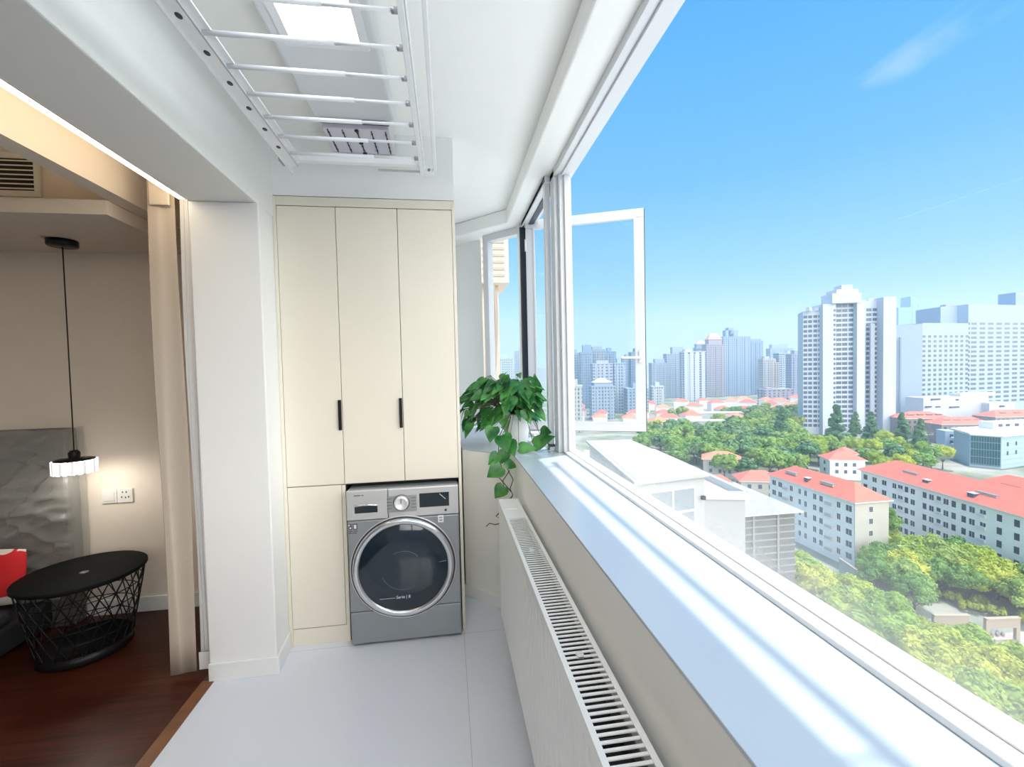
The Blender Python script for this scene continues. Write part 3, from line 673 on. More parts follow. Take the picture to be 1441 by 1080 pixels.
b = MB(); b.box(-5.2, -1.53, 2.30, 3.0, 2.20, 2.265, W_BED); b.box(-5.2, -1.53, 2.66, 3.0, 2.265, 2.80, W_BED); b.build('trim_soffit', kind='structure')
b = MB(); b.box(-5.2, -1.157, 2.986, 3.0, 0, .09, W_BASE); b.build('baseboard_bedroom', kind='structure', bev=.002)
led = thing('led_strip', 'warm glowing light strip along the top of the curtain recess', 'light strip', (-1.165, .5, 2.30))
b = MB(); b.box(-1.164, -1.158, -1.5, 2.235, 2.256, 2.30, mat('led_profile', (.7, .7, .7), .4)); b.build('profile', led)
b = MB(); b.box(-1.192, -1.164, -1.5, 2.235, 2.257, 2.285, LEDM); b.build('diffuser', led, label='glowing diffuser')
for yy in (-1., .2, 1.4):
    b = MB(); b.box(-1.168, -1.157, yy, yy + .03, 2.285, 2.31, MATS['led_profile']); b.build('mounting_clip', led)
# tray cove strip over the soffit shelf
cov = thing('cove_light', 'warm cove light lying on the ceiling shelf below the air vent', 'light strip', (-3.0, 2.36, 2.266))
b = MB(); b.box(-5.0, -1.56, 2.345, 2.365, 2.266, 2.278, mat('cove_warm', (1, .9, .7), .5, emit=(1., .80, .52), estr=9.)); b.build('diffuser', cov); b = MB(); b.box(-5.0, -1.56, 2.365, 2.372, 2.266, 2.284, MATS['led_profile']); b.build('profile', cov)

vent = thing('air_vent', 'white slatted air conditioning vent in the bedroom ceiling recess', 'vent', (-2.25, 2.66, 2.42))
b = MB(); vm = mat('vent_frame', (.78, .74, .66), .5); frame_rect(b, (-2.62, 2.66, 2.395), (1, 0, 0), Zv, .56, .225, .03, .014, (0, -1, 0), vm); b.build('frame', vent, bev=.002)
b = MB(); b.box(-2.59, -2.09, 2.655, 2.660, 2.425, 2.59, mat('vent_dark', (.02, .017, .014), .7)); b.build('duct', vent)
for k in range(7):
    b = MB(); zz = 2.432 + k * .0235; b.obox((-2.59, 2.648, zz), (.50, 0, 0), (0, .010, .004), (0, -.001, .0065), vm); b.build('slat', vent)

PXY = (-2.045, 2.74)
pen = thing('pendant_lamp', 'lit crystal ring pendant lamp on a thin black cord above the basket table', 'lamp', (*PXY, 1.0))
px_, py_ = PXY
b = MB(); b.lathe([(.0005, 2.165), (.062, 2.165), (.066, 2.170), (.066, 2.198), (.0005, 2.199)], (px_, py_, 0), BLACKM, 32); b.build('canopy', pen, label='black ceiling canopy')
b = MB(); b.tube([(px_, py_, 1.045), (px_, py_, 2.17)], .003, BLACKM, 8); b.build('cord', pen)
b = MB(); b.lathe([(.0005, 1.000), (.086, 1.000), (.086, 1.007), (.024, 1.011), (.026, 1.042), (.016, 1.056), (.0005, 1.058)], (px_, py_, 0), BLACKM, 32); b.build('lamp_cap', pen)
CRY = mat('crystal_glow', (.9, .9, .9), .12, emit=(1., .97, .92), estr=1.0); CRY2 = mat('crystal_clear', (.8, .8, .8), .08, emit=(1., .97, .92), estr=.45)
b = MB()
for k in range(36):
    a = 2 * PI * k / 36; c = Vector((px_ + .091 * math.cos(a), py_ + .091 * math.sin(a), 0)); t = Vector((-math.sin(a), math.cos(a), 0)); nr = Vector((math.cos(a), math.sin(a), 0))
    dz_ = .004 * (k % 2); b.obox(c - t * .007 - nr * .005 + Zv * (.930 + dz_), t * .014, nr * .010, Zv * (.073 - 2 * dz_), CRY if k % 3 else CRY2)
b.build('crystal_ring', pen, bev=.0015, label='glowing ring of crystal bars')
pl_ = bpy.data.lights.new('pendant_bulb', 'POINT'); pl_.energy = 4.2; pl_.color = (1, .95, .86); pl_.shadow_soft_size = .05
po = bpy.data.objects.new('pendant_bulb', pl_); COL.objects.link(po); po.location = (px_, py_, .945)

SWM = mat('switch_plastic', (.74, .72, .68), .4)
for nm, lb, x_ in (('light_switch', 'pale square rocker switch on the bedroom wall below the pendant lamp', -2.100), ('wall_socket', 'pale square power socket beside the rocker switch, nearest the curtain', -2.013)):
    t = thing(nm, lb, 'switch' if nm == 'light_switch' else 'socket', (x_ + .0425, 2.995, .68))
    b = MB(); b.box(x_, x_ + .085, 2.988, 3.0, .686, .771, SWM); b.build('plate', t, bev=.003)
    if nm == 'light_switch':
        b = MB(); b.box(x_ + .012, x_ + .073, 2.984, 2.989, .700, .757, SWM); b.build('rocker', t, bev=.002)
    else:
        for dx_, dz_ in ((.028, .745), (.048, .745), (.022, .715), (.043, .712), (.060, .715)): b = MB(); b.box(x_ + dx_, x_ + dx_ + .006, 2.9872, 2.9885, dz_, dz_ + .010, DARK); b.build('pin_slot', t)

# bed with its headboard under plastic film
bed = thing('bed', 'bed against the bedroom wall, its headboard wrapped in creased plastic film', 'bed', (-3.1, 1.9, 0))
HB = mat('grey_upholstery', (.13, .12, .10), .8, var=.1, vscale=4)
b = MB(); b.box(-4.1, -2.195, 2.88, 2.98, .0, 1.160, HB); b.build('headboard', bed, bev=.02, seg=3)
b = MB(); b.box(-4.1, -2.30, .85, 2.88, .03, .17, mat('bed_base', (.015, .015, .016), .8)); b.build('bed_base', bed, bev=.02, seg=3)
b = MB(); b.box(-4.06, -2.30, .88, 2.66, .17, .255, mat('bed_cover', (.03, .035, .036), .85, var=.2, vscale=8)); b.build('mattress', bed, bev=.05, seg=4)
FILM = bpy.data.materials.new('plastic_film'); FILM.use_nodes = True; ft = FILM.node_tree; MATS['film'] = FILM
for n in list(ft.nodes):
    if n.type != 'OUTPUT_MATERIAL': ft.nodes.remove(n)
t1 = ft.nodes.new('ShaderNodeBsdfTransparent'); t1.inputs[0].default_value = (.93, .93, .92, 1)
t2 = ft.nodes.new('ShaderNodeBsdfPrincipled'); t2.inputs['Base Color'].default_value = (.55, .55, .52, 1); t2.inputs['Roughness'].default_value = .22
mxf = ft.nodes.new('ShaderNodeMixShader'); lw = ft.nodes.new('ShaderNodeLayerWeight'); lw.inputs[0].default_value = .3
mrf = ft.nodes.new('ShaderNodeMapRange'); mrf.inputs[3].default_value = .22; mrf.inputs[4].default_value = .9
ft.links.new(lw.outputs['Facing'], mrf.inputs[0]); ft.links.new(mrf.outputs[0], mxf.inputs[0]); ft.links.new(t1.outputs[0], mxf.inputs[1]); ft.links.new(t2.outputs[0], mxf.inputs[2]); ft.links.new(mxf.outputs[0], ft.nodes['Material Output'].inputs[0])
Rf = random.Random(5)
folds = [(Rf.uniform(-4.2, -1.9), Rf.uniform(.2, 1.3), Rf.uniform(-.3, .75), Rf.uniform(.012, .03), Rf.uniform(.008, .022)) for _ in range(34)] + [(-2.62, .70, .95, .030, .030), (-2.50, .62, 1.05, .02, .022), (-2.70, .95, .45, .03, .025), (-2.3, .62, .35, .02, .02)]
nx_, nz_ = 110, 80
vs, fs = [], []
for j in range(nz_ + 1):
    for i in range(nx_ + 1):
        x = -4.12 + 1.95 * i / nx_; z = .20 + .965 * j / nz_
        y = 2.868
        for fx, fz, sl, wv, am in folds:
            dd = ((z - fz) - (x - fx) * sl - .25 * (x - fx) ** 2 * (1 if fx > -3 else -1)) / wv
            y -= am * math.exp(-dd * dd)
        if z < .52: y -= .04 * (1 - (z - .20) / .32) ** 2 + .008 * math.sin(x * 31)
        if i >= nx_ - 3: x = -2.178 + .004 * (i - nx_ + 3); y = (2.868 + .035 * (i - nx_ + 3)) if i > nx_ - 3 else y
        vs.append((x, y, z))
for j in range(nz_):
    for i in range(nx_): k = j * (nx_ + 1) + i; fs.append((k, k + 1, k + nx_ + 2, k + nx_ + 1))
b = MB(); b.add(vs, fs, FILM, True); b.build('plastic_wrap', bed, label='creased translucent plastic film')
# cushions on the bed
def cushion(name, c, sx, sy, sz, m, parent=None, lean=.5):
    vs, fs = [], []; n = 16
    for j in range(n + 1):
        for i in range(n + 1):
            u_, v_ = i / n * 2 - 1, j / n * 2 - 1; th = max(0, (1 - u_ ** 4) * (1 - v_ ** 4)) ** .5
            for_ = (u_ * sx * (1 - .06 * v_ * v_), v_ * sz * (1 - .06 * u_ * u_), th * sy)
            vs.append(for_)
    m_ = len(vs); vs += [(a, bb, -t) for a, bb, t in vs]
    for j in range(n):
        for i in range(n):
            k = j * (n + 1) + i; fs.append((k, k + 1, k + n + 2, k + n + 1)); fs.append((m_ + k, m_ + k + n + 1, m_ + k + n + 2, m_ + k + 1))
    cl, sl = math.cos(lean), math.sin(lean); out = []
    for a, bb, t in vs: out.append((c[0] + a, c[1] + bb * sl - t * cl, c[2] + bb * cl + t * sl))
    b = MB(); b.add(out, fs, m, True); return b.build(name, parent)
RED = bpy.data.materials.new('red_print_fabric'); RED.use_nodes = True; rt = RED.node_tree; rp = rt.nodes['Principled BSDF']
rn = rt.nodes.new('ShaderNodeTexNoise'); rn.inputs['Scale'].default_value = 9; rtc = rt.nodes.new('ShaderNodeTexCoord'); rt.links.new(rtc.outputs['Object'], rn.inputs[0])
rr_ = rt.nodes.new('ShaderNodeValToRGB'); rr_.color_ramp.interpolation = 'CONSTANT'; rr_.color_ramp.elements[0].color = (.50, .008, .012, 1); rr_.color_ramp.elements[1].position = .60; rr_.color_ramp.elements[1].color = (.62, .58, .52, 1)
rt.links.new(rn.outputs[0], rr_.inputs[0]); rt.links.new(rr_.outputs[0], rp.inputs['Base Color']); rp.inputs['Roughness'].default_value = .85
tag(cushion('cushion', (-2.475, 2.675, .405), .215, .060, .145, RED, lean=.22), 'red cushion with white patches leaning on the bed by the headboard', 'cushion')
KN = mat('white_knit', (.62, .60, .52), .9, bump=.6, bscale=60)
tag(cushion('pillow', (-2.52, 2.50, .375), .20, .060, .125, KN, lean=.35), 'off-white knitted pillow propped in front of the red cushion', 'pillow')

# black wire basket table
bt = thing('basket_table', 'round black wire basket table with a flat lid beside the bed', 'side table', (-1.95, 2.62, 0))
cx, cy = -1.948, 2.622
LID = mat('black_lid', (.006, .007, .007), .7, spec=.1)
b = MB(); b.lathe([(.0005, .408), (.262, .408), (.268, .412), (.268, .424), (.262, .428), (.0005, .424)], (cx, cy, 0), LID, 56); ld = b.build('lid', bt, label='flat round black lid')
b = MB(); b.lathe([(.0005, .4245), (.018, .4245), (.020, .428), (.014, .430), (.010, .4262), (.0005, .4262)], (cx + .02, cy - .02, 0), mat('finger_ring', (.16, .17, .17), .35, .5), 20); b.build('finger_hole', ld)
b = MB(); nseg = 22; rows = [(.255, .405), (.245, .335), (.232, .265), (.219, .195), (.206, .125), (.195, .055)]
def pp(r, z, k): a = 2 * PI * k / nseg; return (cx + r * math.cos(a), cy + r * math.sin(a), z)
for i, (r, z) in enumerate(rows):
    b.tube([pp(r, z, k + (.5 if i % 2 else 0)) for k in range(nseg)] + [pp(r, z, (.5 if i % 2 else 0))], .0028, BLACKM, 6, cap=False)
for i in range(len(rows) - 1):
    for k in range(nseg):
        o0 = .5 if i % 2 else 0; o1 = .5 if (i + 1) % 2 else 0
        for dk_ in ((-.5, .5)): b.tube([pp(rows[i][0], rows[i][1], k + o0), pp(rows[i + 1][0], rows[i + 1][1], k + o0 + dk_)], .0028, BLACKM, 5, cap=False)
b.build('wire_basket', bt)
b = MB(); b.lathe([(.0005, .004), (.185, .004), (.195, .012), (.196, .055), (.190, .055), (.188, .014), (.0005, .010)], (cx, cy, 0), BLACKM, 40); b.build('base', bt)

# curtains bunched at the pier
def curtain(name, label, path, z0, z1, m, amp, n, thick, ruff=.0):
    vs, fs = [], []; np_ = len(path); nz = 14
    for j in range(nz + 1):
        t = j / nz; z = z0 + (z1 - z0) * t
        for i, (x, y) in enumerate(path):
            s = i / (np_ - 1); k = 1 - .25 * t
            vs.append((x + amp * k * math.sin(s * n * 2 * PI) + .006 * math.sin(7 * t + 5 * s), y + amp * .35 * k * math.cos(s * n * 2 * PI * 1.0 + .6), z))
    for j in range(nz):
        for i in range(np_ - 1): k = j * np_ + i; fs.append((k, k + 1, k + np_ + 1, k + np_))
    b = MB(); b.add(vs, fs, m, True)
    t_ = thing(name, label, 'curtain', (path[0][0], path[0][1], z0))
    o = b.build('cloth', t_); md = o.modifiers.new('thick', 'SOLIDIFY'); md.thickness = thick; md.offset = 0
    return t_
CUR = mat('beige_curtain', (.55, .47, .38), .85, bump=.2, bscale=220)
SHE = mat('white_sheer', (.80, .80, .80), .8)
pth = [(-1.352 + .112 * k / 60, 2.285 + .02 * (k / 60)) for k in range(61)]
c1 = curtain('curtain', 'beige curtain drawn back and bunched at the end of the recess', pth, .018, 2.40, CUR, .006, 1.5, .006)
b = MB(); b.box(-1.335, -1.25, 2.268, 2.278, 2.24, 2.40, mat('curtain_tape', (.66, .58, .48), .8)); b.build('heading_tape', c1, bev=.004)
pth = [(-1.224 + .048 * k / 60, 2.300 + .02 * (k / 60)) for k in range(61)]
c2 = curtain('sheer_curtain', 'thin white sheer curtain gathered between the beige curtain and the pier', pth, .030, 2.42, SHE, .006, 2.5, .003)
b = MB(); b.box(-1.226, -1.174, 2.286, 2.292, .030, .115, SHE); b.build('hem', c2, bev=.002)
trk = thing('curtain_track', 'white double curtain track on the ceiling of the recess', 'curtain track', (-1.30, .5, 2.5))
for xx in (-1.30, -1.20):
    b = MB(); b.box(xx - .012, xx + .012, -1.5, 2.60, 2.535, 2.56, W_RACK); b.build('rail', trk, bev=.002)
for xx, y0, n in ((-1.30, 2.27, 4), (-1.20, 2.295, 3)):
    for k in range(n):
        b = MB(); b.tube([(xx, y0 + .012 * k, 2.40), (xx, y0 + .012 * k, 2.54)], .003, W_RACK, 6); b.build('runner', trk)

# rail outside above the window head (its shadow falls along the sill)
rail = thing('drying_rail', 'round steel rail running outside above the window head', 'rail', (.838, .8, 2.8))
b = MB(); b.tube([(.838, -1.5, 2.80), (.838, 2.40, 2.80)], .0155, CHROME, 12); b.build('tube', rail)
for yy in (-1.2, .6, 2.3):
    b = MB(); b.bar((.715, yy, 2.80), (.84, yy, 2.80), .012, .03, W_STEEL); b.build('bracket', rail)

b = MB(); b.prism([(-7, -45), (13.6, -45), (13.6, 31), (1.2, 31), (1.2, -2.2), (-7, -2.2)], -9.6, -9.0, mat('bounce_roof_pale', (.88, .87, .84), .8, var=.05, vscale=.4)); b.build('bounce_roof', kind='structure')  # unseen pale roof below, added to bounce sunlight up to the ceiling

# ================================================================== THE CITY OUTSIDE
GZ = -48.5
GROUND = leaf_mat('city_ground', (.09, .13, .06), (.34, .35, .32), 0, .9, .045)
b = MB(); b.box(-300, 1500, 14, 1500, GZ - 1, GZ, GROUND); b.build('ground', kind='structure')
hz_ = bpy.data.materials.new('city_haze'); hz_.use_nodes = True; ht = hz_.node_tree
for n in list(ht.nodes):
    if n.type != 'OUTPUT_MATERIAL': ht.nodes.remove(n)
vsn = ht.nodes.new('ShaderNodeVolumeScatter'); vsn.inputs['Color'].default_value = (.56, .76, 1., 1); vsn.inputs['Density'].default_value = .00042; vsn.inputs['Anisotropy'].default_value = .0
ht.links.new(vsn.outputs[0], ht.nodes['Material Output'].inputs['Volume'])
b = MB(); b.box(-290, 1490, 30, 1480, GZ - .5, 165, hz_); b.build('haze', kind='stuff')

BW = mat('building_white', (.88, .87, .87), .7, var=.04, vscale=.4)
BG = mat('building_beige', (.56, .54, .50), .7, var=.04, vscale=.4)
BT = mat('tower_white', (.55, .60, .69), .6, var=.02, vscale=.1)
BB = mat('tower_blue_white', (.37, .47, .61), .6)
ROOF = mat('red_roof', (.56, .165, .125), .75, var=.07, vscale=.5)
ROOF2 = mat('orange_roof', (.56, .20, .14), .8, var=.15, vscale=.8, objvar=.15)
WGL = mat('window_dark', (.07, .09, .12), .15, var=.0)
WGL2 = mat('window_mid', (.10, .13, .19), .2)
WFR = mat('window_frame_white', (.78, .79, .80), .5)
TRIMG = mat('eave_grey', (.55, .55, .55), .6)

WM = {}
def window_mesh(w, h, two=True, gl=WGL):
    k = (round(w, 2), round(h, 2), two, gl.name)
    if k not in WM:
        f = MB(); t = .06 if w < 3 else .1
        f.box(-w / 2, w / 2, -.06, .02, -h / 2, -h / 2 + t, WFR); f.box(-w / 2, w / 2, -.06, .02, h / 2 - t, h / 2, WFR)
        f.box(-w / 2, -w / 2 + t, -.06, .02, -h / 2 + t, h / 2 - t, WFR); f.box(w / 2 - t, w / 2, -.06, .02, -h / 2 + t, h / 2 - t, WFR)
        if two: f.box(-.03, .03, -.05, .02, -h / 2 + t, h / 2 - t, WFR)
        g = MB(); g.box(-w / 2 + t, w / 2 - t, -.02, .015, -h / 2 + t, h / 2 - t, gl)
        o = MB(); o.box(-w / 2, w / 2, -.05, .02, -h / 2, h / 2, gl)
        WM[k] = (f.mesh('window'), g.mesh('pane'), o.mesh('window'), o)
    return WM[k]
def put_windows(root, specs, split=False, limit=96):
    """specs: (position, rotation z, w, h, glass material); nearest ones as parts, the far remainder as one part"""
    org = world_loc(root)
    specs = sorted(specs, key=lambda s_: -s_[2] * s_[3] / max(1, (s_[0][0] ** 2 + s_[0][1] ** 2)))
    for p, rz, w, h, gl in specs[:limit]:
        ms = window_mesh(w, h, True, gl)
        o = bpy.data.objects.new('window', ms[0] if split else ms[2]); COL.objects.link(o); o.parent = root; o.location = Vector(p) - org; o.rotation_euler = (0, 0, rz)
        if split:
            q = bpy.data.objects.new('pane', ms[1]); COL.objects.link(q); q.parent = o
    if len(specs) > limit:
        b = MB()
        for p, rz, w, h, gl in specs[limit:]:
            c, s_ = math.cos(rz), math.sin(rz); o = window_mesh(w, h, True, gl)[3]
            b.add([(p[0] + x * c - y * s_, p[1] + x * s_ + y * c, p[2] + z) for x, y, z in o.v], o.f, gl)
        b.build('window_grid', root, kind='stuff')
def face_specs(P, Q, us, zs, w, h, gl=WGL, skip=0., rnd=None, out=.0):
    """windows on the vertical face from P to Q (seen with P on the left)"""
    P, Q = Vector(P), Vector(Q); d = Q - P; L = d.length; d = d / L; rz = math.atan2(d.y, d.x); n = Vector((d.y, -d.x))
    res = []
    for u_ in us:
        for z in zs:
            if rnd and rnd.random() < skip: continue
            q = P + d * u_ + n * out; res.append(((q.x, q.y, z), rz, w, h, gl))
    return res
def hip(b, P, u, L, v, D, z, hgt, over, m, m2):
    """hip roof on the rectangle P, P+uL, P+vD at eave height z"""
    P, u, v = Vector((P[0], P[1], 0)), Vector((u[0], u[1], 0)).normalized(), Vector((v[0], v[1], 0)).normalized()
    o = P - u * over - v * over; L2, D2 = L + 2 * over, D + 2 * over
    c = [o, o + u * L2, o + u * L2 + v * D2, o + v * D2]
    ins = min(D2 / 2, L2 / 2 - .3)
    if L2 >= D2: r = [o + v * D2 / 2 + u * ins, o + v * D2 / 2 + u * (L2 - ins)]
    else: r = [o + u * L2 / 2 + v * L2 / 2, o + u * L2 / 2 + v * (D2 - L2 / 2)]
    zz = Vector((0, 0, z)); zr = Vector((0, 0, z + hgt)); zb = Vector((0, 0, z - .25))
    vs = [p + zb for p in c] + [p + zz for p in c] + [p + zr for p in r]
    b.add(vs, [(3, 2, 1, 0)] + [(i, (i + 1) % 4, 4 + (i + 1) % 4, 4 + i) for i in range(4)], m2)
    if L2 >= D2: fs = [(4, 5, 9, 8), (5, 6, 9), (6, 7, 8, 9), (7, 4, 8)]
    else: fs = [(4, 5, 8), (5, 6, 9, 8), (6, 7, 9), (7, 4, 8, 9)]
    b.add(vs, fs, m)
def roof_box(root, name, c, u, w, d, h, m, m2, tilt=0.):
    u = Vector((u[0], u[1], 0)).normalized(); v = Vector((-u.y, u.x, 0)); b = MB()
    o = Vector(c) - u * w / 2 - v * d / 2
    b.obox(o, u * w, v * d, Zv * h, m2); b.obox(o - u * .08 - v * .08 + Zv * h, u * (w + .16), v * (d + .16), Zv * .12, m)
    return b.build(name, root)

rb = random.Random(3)
FP = []
def fp(x0, x1, y0, y1, add=True, gap=1.):
    for a in FP:
        if x0 < a[1] + gap and x1 > a[0] - gap and y0 < a[3] + gap and y1 > a[2] - gap: return False
    if add: FP.append((x0, x1, y0, y1))
    return True
def zat(px, py, Y): v = dirv(px, py); return 1.45 + v.z / v.y * Y
def box_of(t, margin=0.):
    xs, ys = [], []
    o0 = world_loc(t)
    for o in t.children:
        if o.type != 'MESH' or not o.data.vertices or o.name.startswith('window'): continue
        w = world_loc(o)
        for v in o.data.vertices: xs.append(v.co.x + w.x); ys.append(v.co.y + w.y)
    FP.append((min(xs) - margin, max(xs) + margin, min(ys) - margin, max(ys) + margin))
# ---- nearest five-storey block with its gable end towards the viewer
B1 = thing('apartment_block', 'white five-storey block with one red hip roof and a beige windowed end wall', 'building', (99, 104, GZ))
b = MB(); b.box(94.6, 103.6, 91, 119, GZ, -32.2, BW); b.build('wall', B1)
b = MB(); b.box(94.5, 103.7, 90.9, 91.05, GZ, -32.2, BG); b.build('end_wall', B1, label='beige end wall')
b = MB(); hip(b, (94.6, 91), (0, 1), 28, (1, 0), 9, -32, 3.4, .7, ROOF, WFR); b.build('roof', B1)
zs = [-34.0, -36.9, -39.8, -42.7, -45.6]
sp = []
for y_, w in ((92.6, 1.7), (95.4, 1.1), (100.6, 1.1), (102.6, 1.1), (105.6, .9), (107.6, .9), (110.6, 1.1), (114.8, 1.5), (117.2, 1.5)):
    sp += face_specs((94.6, 119), (94.6, 91), [119 - y_], zs, w, 1.55)
sp += face_specs((94.6, 90.9), (103.6, 90.9), [4.2], zs, 1.1, 1.4)
put_windows(B1, sp, split=True)
for y_ in (98.2, 112.6):
    for z in zs:
        if rb.random() < .75: b = MB(); b.box(94.1, 94.6, y_ - 1., y_ + 1., z - .9, z - .2, BG); b.build('balcony_box', B1)
SKY_ = mat('skylight_grey', (.24, .24, .25), .4)
for y_, z in ((112.5, -30.5), (100.5, -30.5)): roof_box(B1, 'skylight', (96.9, y_, z), (0, 1), 3.8, 1.8, .5, SKY_, BG)
for y_ in (106.5,): roof_box(B1, 'dormer', (96.0, y_, -31.0), (0, 1), 1.2, 1.2, .9, BG, WGL2)
b = MB(); b.box(94.3, 94.6, 91, 119, -32.4, -31.95, TRIMG); b.build('gutter', B1)

# ---- long block to the right with two joined hip roofs
B2 = thing('apartment_block', 'long white block with joined red hip roofs and skylights, behind the round green trees', 'building', (122, 85, GZ))
uu = Vector((-6.3, -43.2, 0)).normalized(); vv = Vector((-uu.y, uu.x, 0))
if vv.x < 0: vv = -vv
P0 = Vector((125.2, 118.5, 0)); LB = 74
b = MB(); q = P0; b.obox((q.x, q.y, GZ), uu * LB, vv * 11.5, Zv * (-32.2 - GZ), BW); b.build('wall', B2)
b = MB(); hip(b, P0, uu, LB, vv, 11.5, -32, 3.9, .7, ROOF, WFR); b.build('roof', B2)
q2 = P0 + uu * 21 + vv * 9
b = MB(); b.obox((q2.x, q2.y, GZ), uu * 48, vv * 12, Zv * (-32. - GZ), BW); b.build('wall', B2)
b = MB(); hip(b, q2, uu, 48, vv, 12, -31.8, 4.3, .7, ROOF, WFR); b.build('roof', B2)
sp = []
cols = []; t_ = 1.8
while t_ < LB - 1: cols.append(t_); t_ += rb.choice((1.9, 1.9, 2.4, 3.4))
Pf = Vector((P0.x, P0.y)); ud = Vector((uu.x, uu.y)); wl = [rb.choice((1.0, 1.0, 1.35, 1.6)) for _ in cols]
for t_, w in zip(cols, wl): sp += face_specs(Pf, Pf + ud * LB, [t_], zs, w, 1.5)
put_windows(B2, sp, split=True, limit=98)
bxs = [c_ for k, c_ in enumerate(cols) if k % 5 == 3]
for t_ in bxs:
    for z in zs[:4]:
        c = P0 + uu * (t_ + 1.4) - vv * .45; b = MB(); b.obox((c.x, c.y, z - .9), uu * 1.7, vv * .45, Zv * .7, mat('balcony_pale', (.72, .73, .74), .6)); b.build('balcony_box', B2)
b = MB(); q = P0 - vv * .35; b.obox((q.x, q.y, -32.45), uu * LB, vv * .35, Zv * .4, TRIMG); b.build('gutter', B2)
for t_, dd, z in ((14., 3.4, -30.3), (34., 3.0, -30.5), (57., 3.4, -30.5)): c = P0 + uu * t_ + vv * dd; roof_box(B2, 'skylight', (c.x, c.y, z), uu, 4.4, 1.9, .55, SKY_, BG)
for t_, dd, z in ((30., 13.2, -29.9), (50., 13.4, -29.9)): c = P0 + uu * t_ + vv * dd; roof_box(B2, 'skylight', (c.x, c.y, z), uu, 4.2, 1.9, .55, SKY_, BG)
for t_, dd, z in ((20., 1.7, -31.2), (32., 1.2, -31.3), (41., 4.6, -30.2), (51., 1.4, -31.3)): c = P0 + uu * t_ + vv * dd; roof_box(B2, 'dormer', (c.x, c.y, z), uu, 1.5, 1.3, .9, BG, WGL2)

# ---- white rooftop block with the four-pane window, just below on the right
RT = thing('rooftop_house', 'bright white flat-roofed rooftop house with a square four-pane window, just beyond the glass', 'building', (18, 41, GZ))
RW = mat('rooftop_white', (.47, .47, .46), .7, var=.02)
b = MB(); b.prism([(14.2, 32.2), (20.6, 33.4), (21.3, 50), (16.6, 51)], GZ, -7.75, RW); b.build('wall', RT)
b = MB(); b.prism([(13.9, 31.9), (20.9, 33.1), (21.6, 50.4), (16.3, 51.4)], -7.75, -7.45, RW); b.prism([(14.3, 32.4), (20.5, 33.6), (21.2, 49.9), (16.7, 50.9)], -7.45, -7.40, RW); b.build('roof_slab', RT, bev=.05)
fd = Vector((6.4, 1.2, 0)).normalized(); fn = Vector((fd.y, -fd.x, 0)); wo = Vector((14.2, 32.2, 0)) + fd * 1.15
win = MB(); frame_rect(win, (wo.x + fn.x * .03, wo.y + fn.y * .03, -12.4), fd, Zv, 4.5, 4.0, .18, .2, -fn, WFR)
win.obox((wo + fd * 2.16 + fn * .03).to_tuple()[:2] + (-12.22,), fd * .18, -fn * .1, Zv * 3.64, WFR); win.obox((wo + fd * .18 + fn * .03).to_tuple()[:2] + (-10.5,), fd * 4.14, -fn * .1, Zv * .18, WFR)
wf = win.build('window', RT)
for i in range(2):
    for j in range(2):
        g = MB(); c = wo + fd * (.20 + i * 2.15); g.obox((c.x + fn.x * .02, c.y + fn.y * .02, -12.20 + j * 1.90), fd * 1.95, -fn * .05, Zv * 1.68, mat('grey_pane', (.30, .34, .36), .2)); g.build('pane', wf)
b = MB(); lp = Vector((14.2, 32.2, 0)) + fd * 6.1 + fn * .1; b.box(lp.x, lp.x + .3, lp.y - .2, lp.y + .05, -9.6, -9.3, DARK); b.build('wall_lamp', RT)

# ---- flat roof with its parapet behind the rooftop house, and the grey hipped pavilion
FR = thing('flat_roof_building', 'pale flat-roofed building with a long parapet behind the rooftop house', 'building', (30, 66, GZ))
b = MB(); b.prism([(24, 52), (35.6, 49), (37.6, 78), (25, 80)], GZ, -15.2, RW); b.build('wall', FR)
b = MB()
for p, q in (((36, 48.9), (37.9, 78.2)), ((37.9, 78.2), (25, 80.2)), ((24, 52), (36, 48.9))):
    p, q = Vector((*p, -14.75)), Vector((*q, -14.75)); b.bar(p, q, .55, .9, mat('parapet_grey', (.62, .62, .60), .7))
b.build('parapet', FR)
GP = thing('pavilion', 'grey pavilion with a pale hip roof in front of the white five-storey block', 'building', (50, 72, GZ))
PR = mat('pale_roof', (.30, .31, .295), .8, var=.12, vscale=.6, bump=.2, bscale=3)
b = MB(); b.box(44.2, 57.4, 66.4, 80, GZ, -23.6, mat('louvre_grey', (.16, .17, .17), .7, var=.15, vscale=.5)); b.build('wall', GP)
b = MB(); hip(b, (44.2, 66.4), (1, 0), 13.2, (0, 1), 13.6, -23.5, 3.5, .9, PR, WFR); b.build('roof', GP)
for k in range(9):
    z = -24.9 - k * 1.15
    b = MB(); b.box(44.1, 57.5, 66.25, 66.4, z, z + .22, mat('louvre_pale', (.30, .31, .30), .6)); b.build('louvre', GP)
for x_ in (49.5, 54.):
    b = MB(); b.box(x_, x_ + .35, 66.2, 66.4, -35, -23.8, MATS['louvre_pale']); b.build('pilaster', GP)

